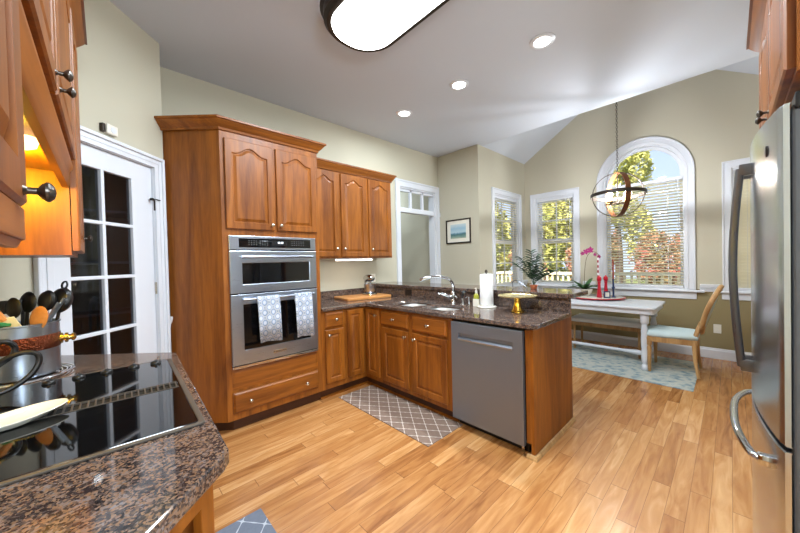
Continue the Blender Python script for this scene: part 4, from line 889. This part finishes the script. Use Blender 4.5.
# pendant
PCX, PCY, PCZ = 4.42, .9125, 2.085
t = thing('orb_pendant', 'dark bronze orb pendant lamp with glowing candle shades over the table', 'pendant light', (PCX, PCY, PCZ))
bm = bmesh.new(); lathe(bm, (PCX, PCY, ZP-.05), [(.06, .04), (.06, .02), (.03, 0), (.008, -.01)]); part('canopy', bm, 'iron', t, True)
bm = bmesh.new(); z = PCZ+.27; k = 0
while z < ZP-.06:
    tube(bm, [(PCX+(.009*math.cos(q) if k % 2 else 0), PCY+(0 if k % 2 else .009*math.cos(q)), z+.016*math.sin(q)) for q in [2*PI*i/10 for i in range(10)]], .0026, 5, True); z += .026; k += 1
part('chain', bm, 'iron', t, True)
def band(bm, rot, r, w=.022, th=.003, seg=64):
    loops = []
    for i in range(seg):
        q = 2*PI*i/seg; c_, s__ = math.cos(q), math.sin(q)
        loops.append([Vector((PCX, PCY, PCZ)) + rot @ Vector((c_*rr, s__*rr, h)) for rr, h in ((r-th, -w), (r+th, -w), (r+th, w), (r-th, w))])
    loops.append(loops[0]); loft(bm, loops, False, False); bmesh.ops.remove_doubles(bm, verts=bm.verts, dist=1e-5)
for rot, r_, w_, nm in ((Matrix.Rotation(.03, 3, 'Y'), .274, .019, 'horizontal_band'), (Matrix.Rotation(math.radians(34), 3, 'Z') @ Matrix.Rotation(PI/2, 3, 'X'), .255, .026, 'vertical_band'), (Matrix.Rotation(math.radians(-66), 3, 'Z') @ Matrix.Rotation(PI/2, 3, 'X'), .257, .013, 'outer_ring')):
    bm = bmesh.new(); band(bm, rot, r_, w_); part(nm, bm, 'bronze_copper' if nm == 'vertical_band' else 'iron', t, True)
bm = bmesh.new(); cyl(bm, (PCX, PCY, PCZ+.26), (PCX, PCY, PCZ-.10), .006); lathe(bm, (PCX, PCY, PCZ-.12), [(.004, 0), (.02, .01), (.02, .03), (.006, .05)]); part('stem', bm, 'iron', t, True)
for i in range(4):
    q = PI/4+i*PI/2+.3; c_ = Vector((PCX+.125*math.cos(q), PCY+.125*math.sin(q), PCZ-.09))
    bm = bmesh.new(); tube(bm, [(PCX, PCY, PCZ-.10), c_+Vector((0, 0, -.01))], .006); lathe(bm, c_, [(.035, -.01), (.038, 0), (.012, .004)]); ar = part('arm', bm, 'iron', t, True)
    bm = bmesh.new(); lathe(bm, c_, [(.032, .002), (.034, .004), (.034, .11), (.032, .11), (.031, .006)], seg=20); part('glass_shade', bm, 'clear', ar, True)
    bm = bmesh.new(); lathe(bm, c_, [(.010, .004), (.026, .02), (.028, .06), (.018, .09), (.002, .10)], seg=14); part('bulb', bm, 'bulb', ar, True)
    pl = bpy.data.lights.new('pendant_bulb_light', 'POINT'); pl.energy = 17; pl.color = (.88, .93, 1); pl.shadow_soft_size = .02
    po = bpy.data.objects.new('pendant_bulb_light', pl); C.objects.link(po); po.location = c_+Vector((0, 0, .12))

# ------------------------------------------------------------------ rugs
def rug(name, x0, x1, y0, y1, mat, label, h=.008):
    return single(name, B(x0, x1, y0, y1, .0005, h, .002), mat, label, 'rug', ((x0+x1)/2, (y0+y1)/2, .0005))
rug('kitchen_mat', 1.675, 2.105, 1.52, 2.725, 'mat_grey', 'taupe trellis patterned kitchen mat before the sink cabinet', .007)
rug('kitchen_mat', .225, .592, .95, 1.80, 'mat_blue', 'slate blue trellis mat beside the cooktop counter, only its corner in view', .007)
rug('area_rug', 4.19, 5.36, .262, 2.35, 'carpet', 'faded blue and cream area rug under the dining table')

# ------------------------------------------------------------------ dining set
TX0, TX1, TY0, TY1 = 4.52, 5.33, .585, 2.25
t = thing('dining_table', 'white painted trestle dining table with turned legs by the arched window', 'table', (4.92, 1.4, .009))
bm = bmesh.new(); prism(bm, HZ, [rrect(TX0, TX1, TY0, TY1, .07)], .730, .760, .008); part('table_top', bm, 'white', t, True)
bm = bmesh.new(); prism(bm, HZ, [rrect(TX0+.025, TX1-.025, TY0+.025, TY1-.025, .05)], .672, .7295, .006); part('apron', bm, 'white', t, True)
LEGP = [(.028, 0), (.034, .01), (.034, .05), (.020, .07), (.030, .10), (.034, .14), (.036, .20), (.030, .26), (.036, .30), (.038, .36), (.032, .42), (.036, .46), (.028, .50), (.026, .54), (.040, .56), (.042, .60), (.042, .663)]
for lx in (TX0+.09, TX1-.09):
    for ly in (TY0+.12, TY1-.12):
        bm = bmesh.new(); lathe(bm, (lx, ly, .009), LEGP, seg=20); part('leg', bm, 'white', t, True)
bm = bmesh.new(); PB = [(.012, 0), (.026, .03), (.032, .06), (.022, .10), (.018, .14)]
for ly in (TY0+.12, TY1-.12): tube(bm, [(TX0+.11, ly, .12), (TX1-.11, ly, .12)], .02, 10)
tube(bm, [((TX0+TX1)/2, TY0+.14, .125), ((TX0+TX1)/2, TY0+.25, .125), ((TX0+TX1)/2, TY0+.4, .125), ((TX0+TX1)/2, TY1-.14, .125)], [.022, .035, .02, .022], 12); part('stretcher', bm, 'white', t, True)
# bench
t = thing('upholstered_bench', 'long bench with white cushion and thin wooden legs on the window side of the table', 'bench', (5.22, 1.25, .009))
bx0, bx1, by0, by1 = 5.03, 5.45, .78, 1.66
bm = B(bx0, bx1, by0, by1, .41, .475, .022); part('cushion', bm, 'cushion_w', t, True, angle=60)
part('seat_frame', B(bx0+.01, bx1-.01, by0+.01, by1-.01, .36, .41, .004), 'oak', t)
for lx in (bx0+.04, bx1-.04):
    for ly in (by0+.05, by1-.05):
        bm = bmesh.new(); cyl(bm, (lx, ly, .0005+(.008 if lx < 5.3 else 0)), (lx, ly, .36), .013, .018, 10); part('leg', bm, 'oak', t, True)
# chair
t = thing('dining_chair', 'oak oval back dining chair with pale blue seat at the table end', 'chair', (4.81, .47, .009))
ccx = 4.81; sy0, sy1 = .25, .73; hw0, hw1 = .20, .25
def seatloop(ins, z): 
    base = [(ccx-hw0+ins, sy0+ins), (ccx+hw0-ins, sy0+ins), (ccx+hw1-ins, sy1-.10), (ccx+hw1-.05-ins, sy1-.02-ins), (ccx+.1, sy1+.01-ins), (ccx-.1, sy1+.01-ins), (ccx-hw1+.05+ins, sy1-.02-ins), (ccx-hw1+ins, sy1-.10)]
    return [Vector((x, y, z)) for x, y in base]
bm = bmesh.new(); loft(bm, [seatloop(0, .425), seatloop(-.006, .45), seatloop(.01, .475), seatloop(.05, .492), seatloop(.10, .497)])
c_ = part('seat_cushion', bm, 'cushion', t, True, angle=80)
bm = bmesh.new(); loft(bm, [seatloop(.004, .365), seatloop(.002, .425)]); part('seat_frame', bm, 'oak', t)
for sx_ in (-1, 1):
    bm = bmesh.new(); lathe(bm, (ccx+sx_*.215, sy1-.07, .0095), [(.013, 0), (.016, .02), (.022, .28), (.016, .30), (.024, .315), (.026, .40)], seg=12); part('leg', bm, 'oak', t, True)
    bm = bmesh.new(); tube(bm, [(ccx+sx_*.205, sy0-.015+.01, .0095+.012), (ccx+sx_*.195, sy0+.02, .20), (ccx+sx_*.185, sy0+.03, .42), (ccx+sx_*.165, sy0+.005, .52), (ccx+sx_*.14, sy0-.01, .58)], [.014, .018, .022, .02, .017], 10); part('leg', bm, 'oak', t, True)
bn = Vector((0, -.30, 1)).normalized(); bc = Vector((ccx, .178, .757)); fwd = Vector((0, 1, .30)).normalized()
bm = bmesh.new(); tube(bm, [bc + Vector((1, 0, 0))*.235*math.cos(q) + bn*.27*math.sin(q) + fwd*(-.03+.03*math.cos(q)**2) for q in [2*PI*i/48 for i in range(48)]], .022, 10, True); part('back_frame', bm, 'oak', t, True)
bm = bmesh.new(); loops = []
for k in range(7):
    ph = -PI/2+PI*k/6; loops.append([bc + Vector((1, 0, 0))*.222*math.cos(q)*max(math.cos(ph)**.5 if math.cos(ph) > 0 else 0, .02) + bn*.257*math.sin(q)*max(math.cos(ph)**.5 if math.cos(ph) > 0 else 0, .02) + fwd*(.028*math.sin(ph)-.015) for q in [2*PI*i/36 for i in range(36)]])
loft(bm, loops); part('back_cushion', bm, 'cushion', t, True)
# lazy susan and centrepiece
LX, LY = 5.14, 1.325
t = thing('lazy_susan', 'round red rimmed white lazy susan tray on the dining table', 'tray', (LX, LY, .7605))
bm = bmesh.new(); lathe(bm, (LX, LY, .7605), [(.10, 0), (.10, .008), (.31, .012), (.335, .020), (.335, .028), (.327, .030)], seg=48); part('tray', bm, 'red', t, True)
bm = bmesh.new(); lathe(bm, (LX, LY, .7905), [(.01, 0), (.32, 0), (.317, .003), (.01, .003)], seg=48); part('tray_surface', bm, 'white_gloss', t, True)
TZ = .794
def mill(x, y, label, h=.20):
    t = thing('pepper_mill', label, 'pepper mill', (x, y, TZ)); k = h/.20
    bm = bmesh.new(); lathe(bm, (x, y, TZ), [(.032, 0), (.034, .005*k), (.027, .04*k), (.019, .09*k), (.017, .12*k), (.022, .14*k)], seg=20); part('body', bm, 'red', t, True)
    bm = bmesh.new(); lathe(bm, (x, y, TZ), [(.016, .141*k), (.027, .15*k), (.030, .165*k), (.026, .182*k), (.012, .19*k), (.008, .198*k), (.002, .20*k)], seg=20); part('head', bm, 'red', t, True)
mill(5.0, 1.262, 'taller red pepper mill on the tray, left of the pair', .31)
mill(5.26, 1.245, 'shorter red pepper mill on the tray, right of the pair', .30)
t = thing('trivet_frame', 'small blue framed white tile standing before the pepper mills', 'photo frame', (5.0, 1.172, TZ))
FT = FR((5.0, 1.172, TZ), (.7, -.7, 0), (-.7, -.7, 0)); bm = bmesh.new(); prism(bm, FT, [rect(-.042, .042, .0, .09), rect(-.028, .028, .014, .076)], 0, .012, .002); part('frame', bm, 'navy', t)
part('tile', B(-.028, .028, .002, .008, .014, .076, 0, FT), 'white_gloss', t)
def candlestick(x, y, h1, h2, label, twist):
    t = thing('candlestick', label, 'candlestick', (x, y, TZ))
    bm = bmesh.new(); lathe(bm, (x, y, TZ), [(.03, 0), (.03, .006), (.012, .014), (.012, h1*.45), (.02, h1*.5), (.02, h1*.55), (.011, h1*.6), (.012, h1*.95), (.017, h1)], seg=16); part('holder', bm, 'navy', t, True)
    bm = bmesh.new(); lathe(bm, (x, y, TZ+h1), [(.011, 0), (.009, h2*.9), (.003, h2)], seg=12); part('candle', bm, twist, t, True)
m_, n_, l_, p_ = newmat('striped_candle_wax'); tc = n_.new('ShaderNodeTexCoord'); s_ = n_.new('ShaderNodeSeparateXYZ'); l_.new(tc.outputs['Object'], s_.inputs[0])
g_ = math_(n_, l_, 'GREATER_THAN', math_(n_, l_, 'SINE', math_(n_, l_, 'MULTIPLY', s_.outputs[2], 85)), 0); mx_ = n_.new('ShaderNodeMix'); mx_.data_type = 'RGBA'; l_.new(g_, mx_.inputs[0]); mx_.inputs[6].default_value = rgb(150, 30, 50); mx_.inputs[7].default_value = rgb(226, 222, 226); l_.new(mx_.outputs[2], p_.inputs[0]); M['stripe'] = m_
M['rust'] = plain('rust_red_wax', rgb(140, 52, 38), .5)
candlestick(5.24, 1.335, .27, .32, 'slim candlestick with red and white striped candle behind the mills', 'stripe')
candlestick(5.12, 1.122, .25, .28, 'navy candlestick with rust red taper at the right of the tray', 'rust')
# orchid
ox, oy = 5.12, 1.485
t = thing('orchid', 'purple orchid with arching stem in a white bowl pot on the tray', 'potted plant', (ox, oy, TZ))
bm = bmesh.new(); lathe(bm, (ox, oy, TZ), [(.05, 0), (.06, .004), (.098, .05), (.108, .10), (.103, .102), (.092, .055), (.045, .01)], seg=32); part('pot', bm, 'white_gloss', t, True)
bm = bmesh.new(); lathe(bm, (ox, oy, TZ+.07), [(.001, .004), (.075, 0), (.07, -.01), (.001, -.012)]); part('moss', bm, 'bark', t, True)
def leafblade(bm, o, d, L, w, droop=.4, up=.5, n=7):
    o = Vector(o); d = Vector(d).normalized(); sdv = d.cross(Vector((0, 0, 1))).normalized(); pts = []
    for i in range(n+1):
        q = i/n; ww = w*math.sin(PI*min(q*.9+.08, 1))**.8
        c_ = o + d*L*q*(1-.15*q) + Vector((0, 0, up*L*q - droop*L*q*q)); pts.append((c_-sdv*ww+Vector((0, 0, .15*w)), c_-Vector((0, 0, .1*w)), c_+sdv*ww+Vector((0, 0, .15*w))))
    rows = [[bm.verts.new(p) for p in r_] for r_ in pts]
    for i in range(n):
        for j in range(2): bm.faces.new((rows[i][j], rows[i][j+1], rows[i+1][j+1], rows[i+1][j]))
for k, (an, L, up) in enumerate(((.2, .24, .7), (1.1, .2, 1.0), (2.0, .26, .6), (2.6, .24, .8), (3.8, .2, 1.0), (4.7, .22, .7), (5.5, .26, .7), (2.3, .2, 1.2), (5.9, .2, 1.3))):
    bm = bmesh.new(); leafblade(bm, (ox, oy, TZ+.085), (math.cos(an), math.sin(an), 0), L, .036, .5, up); o = part('leaf', bm, 'leaf', t, True, recalc=False); o.modifiers.new('thick', 'SOLIDIFY').thickness = .002
vx = Vector((s2, -s2, 0))
spts = bez([Vector((ox, oy, TZ+.08)), Vector((ox, oy, TZ+.35))+vx*.01, Vector((ox, oy, TZ+.55))+vx*.04, Vector((ox, oy, TZ+.64))+vx*.11, Vector((ox, oy, TZ+.62))+vx*.19, Vector((ox, oy, TZ+.55))+vx*.24], 6)
bm = bmesh.new(); tube(bm, spts, .0035, 6); part('stem', bm, 'bark', t, True)
for i, (px_, pz, s) in enumerate(((.03, .645, .05), (.095, .67, .055), (-.02, .62, .035), (.16, .60, .03), (.22, .57, .03))):
    bm = bmesh.new(); c_ = Vector((ox, oy, TZ+pz))+vx*px_; fn = Vector((-s2, -s2, 0))
    for k in range(5):
        q = 2*PI*k/5+.3*i; dd = vx*math.cos(q)+Vector((0, 0, math.sin(q))); pp = vx*-math.sin(q)+Vector((0, 0, math.cos(q)))
        vs = [c_, c_+dd*s*.5+pp*s*.33+fn*.006, c_+dd*s+fn*.002, c_+dd*s*.5-pp*s*.33+fn*.006]; bm.faces.new([bm.verts.new(v) for v in vs])
    lathe(bm, c_, [(.001, 0), (.005, .004), (.002, .012)], fn, 8)
    o = part('blossom', bm, 'petal', t, False, recalc=False); o.modifiers.new('thick', 'SOLIDIFY').thickness = .002
# plant on bar
bx, by = 2.95, 1.285
t = thing('potted_plant', 'leafy dark green plant in a small terracotta pot on the breakfast bar', 'potted plant', (bx, by, 1.069))
bm = bmesh.new(); lathe(bm, (bx, by, 1.069), [(.024, 0), (.027, .003), (.033, .028), (.035, .029), (.035, .038), (.03, .038), (.028, .026)], seg=24); part('pot', bm, 'terracotta', t, True)
bm = bmesh.new(); lathe(bm, (bx, by, 1.10), [(.001, .002), (.028, 0), (.001, -.004)]); part('soil', bm, 'bark', t)
for k, (sx_, top, dz) in enumerate(((-.16, .20, 0), (-.10, .25, .02), (-.02, .31, 0), (.05, .27, .03), (.12, .18, 0), (.20, .12, .02), (-.05, .20, -.04), (.15, .12, -.05))):
    st = bez([Vector((bx, by, 1.105)), Vector((bx, by, 1.105+top*.5))+vx*sx_*.3, Vector((bx+dz, by+dz, 1.105+top))+vx*sx_], 6)
    bm = bmesh.new(); tube(bm, st, .0025, 5); s_o = part('stem', bm, 'leafgrey', t, True)
    bm = bmesh.new()
    for i in range(4, len(st)):
        for sgn in (-1, 1):
            dd = (vx*sgn*.8+Vector((random.uniform(-.4, .4), random.uniform(-.4, .4), 0))); leafblade(bm, st[i], dd, .070+.014*random.random(), .016, .35, .7, 4)
    o = part('leaves', bm, 'leafgrey', s_o, True, recalc=False); o.modifiers.new('thick', 'SOLIDIFY').thickness = .001
bm = bmesh.new(); tube(bm, bez([(2.95, 1.495, 1.078), (2.95, 1.50, 1.12), (2.95, 1.465, 1.145), (2.95, 1.41, 1.125), (2.95, 1.35, 1.078)], 6), .009, 8, flat=.6)
single('metal_arch_ornament', bm, 'steel_dark', 'small arched grey metal piece beside the terracotta pot on the bar', 'ornament', Vector((bx, by, 1.069))-vx*.1, True)

# ------------------------------------------------------------------ refrigerator
FXr = FR((0, -.10, 0), (1, 0, 0), (0, 1, 0))       # b = +Y outward
RX0, RX1 = 1.41, 2.32
t = thing('refrigerator', 'stainless steel french door refrigerator with bottom freezer at the right edge', 'refrigerator', (1.865, -.4, 0))
part('case', B(RX0+.004, RX1-.004, -.79, -.120, .03, 1.77, .006), 'metalgrey', t)
def curved(a0, a1, c0, c1, bulge=.045):
    bm = bmesh.new(); n = 24; pts = []
    for i in range(n+1):
        x = a0+(a1-a0)*i/n; u_ = (x-(RX0+RX1)/2)/((RX1-RX0)/2); bb = bulge*(1-u_*u_); e_ = min(i, n-i)/n
        pts.append((x, bb-(.004 if e_ == 0 else 0)))
    pts = [(a0, -.016)]+pts+[(a1, -.016)]
    loft(bm, [[FXr @ Vector((x, b+dd, z)) for x, b in pts] for z, dd in ((c0, -.003), (c0+.004, 0), (c1-.004, 0), (c1, -.003))]); return bm
xm = (RX0+RX1)/2
for a0, a1, hx in ((RX0, xm-.002, xm-.045), (xm+.002, RX1, xm+.045)):
    d_ = part('door', curved(a0, a1, .795, 1.775), 'steel_door', t, True, angle=30)
    bm = bmesh.new(); b0 = .043; tube(bm, [FXr @ Vector(p) for p in bez([(hx, b0+.030, .91), (hx, b0+.045, 1.1), (hx, b0+.052, 1.3), (hx, b0+.045, 1.5), (hx, b0+.030, 1.685)], 6)], .0125, 12)
    for zz in (.915, 1.68): box(bm, hx-.012, hx+.012, b0-.004, b0+.034, zz-.022, zz+.022, .004, FXr)
    part('handle', bm, 'steel_dark', d_, True)
    if hx < xm:
        bm = bmesh.new(); lathe(bm, FXr @ Vector((1.53, .019, 1.675)), [(.018, 0), (.018, .004), (.012, .005)], (-.05, 1, 0), 20, sx=.75); part('badge', bm, 'iron', d_, True)
d_ = part('freezer_drawer', curved(RX0, RX1, .06, .780), 'steel_door', t, True, angle=30)
bm = bmesh.new(); hb = bez([(1.52, .030, .685), (1.56, .06, .69), (1.70, .088, .70), (1.865, .095, .705), (2.03, .088, .705), (2.17, .06, .70), (2.21, .030, .70)], 6); tube(bm, [FXr @ Vector(p) for p in hb], .0125, 12)
for aa in (1.525, 2.205): box(bm, aa-.014, aa+.014, .01, .045, .672, .708, .004, FXr)
part('handle', bm, 'chrome', d_, True)
part('grille', B(RX0+.03, RX1-.03, -.75, -.2, .0, .055), 'black', t)
bm = B(RX0-.010, RX0+.075, -.30, -.125, 1.755, 1.80, .004); lathe(bm, (RX0-.010, -.17, 1.78), [(.008, 0), (.008, .004), (.004, .006)], (-1, 0, 0), 12); part('hinge_cover', bm, 'black', t)
# over fridge cabinet
t = thing('over_fridge_cabinet', 'brown two door cabinet mounted above the refrigerator at upper right', 'cabinet', (1.87, -.45, 1.83))
FO = FR((0, -.122, 0), (1, 0, 0), (0, 1, 0))
part('body', B(1.33, 2.42, YR+.002, -.122, 1.83, 2.36), 'wood', t)
for a0, a1, kx in ((1.345, 1.865, 1.83), (1.885, 2.405, 1.92)):
    bm = bmesh.new(); door_panel(bm, FO, a0, a1, 1.845, 2.335, 0, .05); d_ = part('door', bm, 'wood', t, True, angle=20); knob(FO, kx, .021, 1.885, d_, 'knob')
bm = bmesh.new(); sweep(bm, [(1.33, YR+.002), (1.33, -.122), (2.42, -.122), (2.42, YR+.002)], CROWN(2.35, .06, .09), -1); part('crown_moulding', bm, 'wood_x', t, True)
part('side_panel', B(2.40, 2.42, YR+.002, -.13, 0, 1.829), 'wood', t)

# ------------------------------------------------------------------ outdoors
bm = bmesh.new(); box(bm, X2+.14, 40, -25, 40, -1.1, -1.0); box(bm, 4.45, X2+.13, YN+.16, 40, -1.1, -1.0); box(bm, -8, 4.44, 5.75, 40, -1.1, -1.0)
gob = single('lawn', bm, 'grass', 'sunlit lawn outside the breakfast nook windows', 'lawn', (15, 5, -1.0)); gob['kind'] = 'structure'
bm = B(X2+.16, 8.6, -4, 9, -.16, -.06); box(bm, 4.46, X2+.155, YN+.18, 5.95, -.16, -.06)
single('deck', bm, 'bluewhite', 'pale wooden deck outside the nook windows', 'deck', (7, 2, -.06))
def railing(p0, p1, label):
    p0, p1 = Vector(p0), Vector(p1); d = (p1-p0); L = d.length; MXr = FR(p0, d, Vector((-d.y, d.x, 0)))
    t = thing('deck_railing', label, 'railing', p0)
    part('top_rail', B(0, L, -.05, .05, .99, 1.06, .004, MXr), 'bluewhite', t); part('bottom_rail', B(0, L, -.02, .02, .08, .13, 0, MXr), 'bluewhite', t)
    bm = bmesh.new(); x = .06
    while x < L: box(bm, x, x+.045, -.018, .018, .13, .99, 0, MXr); x += .13
    part('balusters', bm, 'bluewhite', t)
    x = 0
    while x < L+.01: part('post', B(x-.05, x+.05, -.05, .05, 0, 1.12, .003, MXr), 'bluewhite', t); x += L/4
railing((8.5, -3.9, -.06), (8.5, 8.9, -.06), 'cream deck railing seen low through the arched window blind')
railing((4.6, 5.9, -.06), (8.4, 5.9, -.06), 'cream deck railing on the side outside the side window')
def foliage(name, c, rx, ry, rz, n, ls, mat, label, trunk=None, cat='tree', seed=1):
    rnd = random.Random(seed); t = thing(name, label, cat, (c[0], c[1], -1.0))
    bm = bmesh.new(); blobs = [(rnd.uniform(-.6, .6), rnd.uniform(-.6, .6), rnd.uniform(-.65, .7), rnd.uniform(.3, .5)) for _ in range(14)]
    for i in range(n):
        b_ = rnd.choice(blobs); th = rnd.uniform(0, 2*PI); cz = rnd.uniform(-1, 1); q = math.sqrt(1-cz*cz); rr = b_[3]*rnd.uniform(.6, 1)
        o = Vector((c[0]+rx*(b_[0]+rr*q*math.cos(th)), c[1]+ry*(b_[1]+rr*q*math.sin(th)), c[2]+rz*(b_[2]+rr*cz)))
        u_ = Vector((rnd.gauss(0, 1), rnd.gauss(0, 1), rnd.gauss(0, 1))).normalized(); v_ = u_.cross(Vector((rnd.gauss(0, 1), rnd.gauss(0, 1), rnd.gauss(0, 1)))).normalized(); s = ls*rnd.uniform(.6, 1.2)
        bm.faces.new([bm.verts.new(p) for p in (o-u_*s, o-v_*s*.5, o+u_*s, o+v_*s*.5)])
    part('crown', bm, mat, t, recalc=False)
    bm = bmesh.new(); zt_ = c[2]
    tube(bm, [(c[0], c[1], -1.0), (c[0]+.1, c[1], (zt_-1)/2), (c[0], c[1]+.1, zt_+rz*.4)], [trunk or .05, (trunk or .05)*.8, .03], 8)
    for k in range(5):
        q = 1.2*k; tube(bm, [(c[0], c[1], zt_-rz*.4), (c[0]+rx*.3*math.cos(q), c[1]+ry*.3*math.sin(q), zt_), (c[0]+rx*.6*math.cos(q), c[1]+ry*.6*math.sin(q), zt_+rz*.3)], [.04*(trunk or .05)*5, .02, .008], 5)
    part('trunk', bm, 'bark', t, True)
GT = 'trees beyond the deck'
foliage('tall_tree', (17, 3.5, 4.1), 1.6, 1.35, 2.7, 8000, .10, 'tree', 'tall airy yellow-green tree filling the left of the arched window', .18, seed=3)
foliage('broad_tree', (17, 6.6, 3.6), 1.7, 1.55, 4.0, 9000, .16, 'tree', 'broad yellow-green tree behind the narrow nook window', .25, seed=5)
foliage('broad_tree', (17, 10.3, 3.6), 2.2, 2.1, 4.2, 9000, .18, 'tree', 'broad light green tree outside the side window', .25, seed=8)
foliage('broad_tree', (10.5, 15.2, 3.4), 3.2, 2.6, 4.2, 6000, .2, 'tree', 'pale green tree at the far left outside the side window', .25, seed=11)
for i, (x, y, h, lb) in enumerate(((12.5, 5.7, 1.45, 'red leaved shrub, leftmost behind the deck railing'), (12.8, 3.5, 1.5, 'tall red leaved shrub left of centre behind the arched window'), (12.4, 1.3, 1.4, 'red leaved shrub straight out behind the arched window'), (12.8, -.9, 1.45, 'red leaved shrub at the right behind the arched window'))):
    foliage('red_shrub', (x, y, .7), .8, 1.02, h, 7000, .06, 'redbush', lb, .05, 'shrub', 20+i)
for i, (x, y, lb) in enumerate(((12.4, 8.6, 'green bush to the left of the red shrubs'), (9.8, 11.2, 'green bush beyond the deck corner'), (12.5, -3.9, 'green bush far right beside the red shrubs'))):
    foliage('green_bush', (x, y, .5), 1.4, 1.5, 2.0, 5000, .09, 'tree2', lb, .06, 'bush', 40+i)
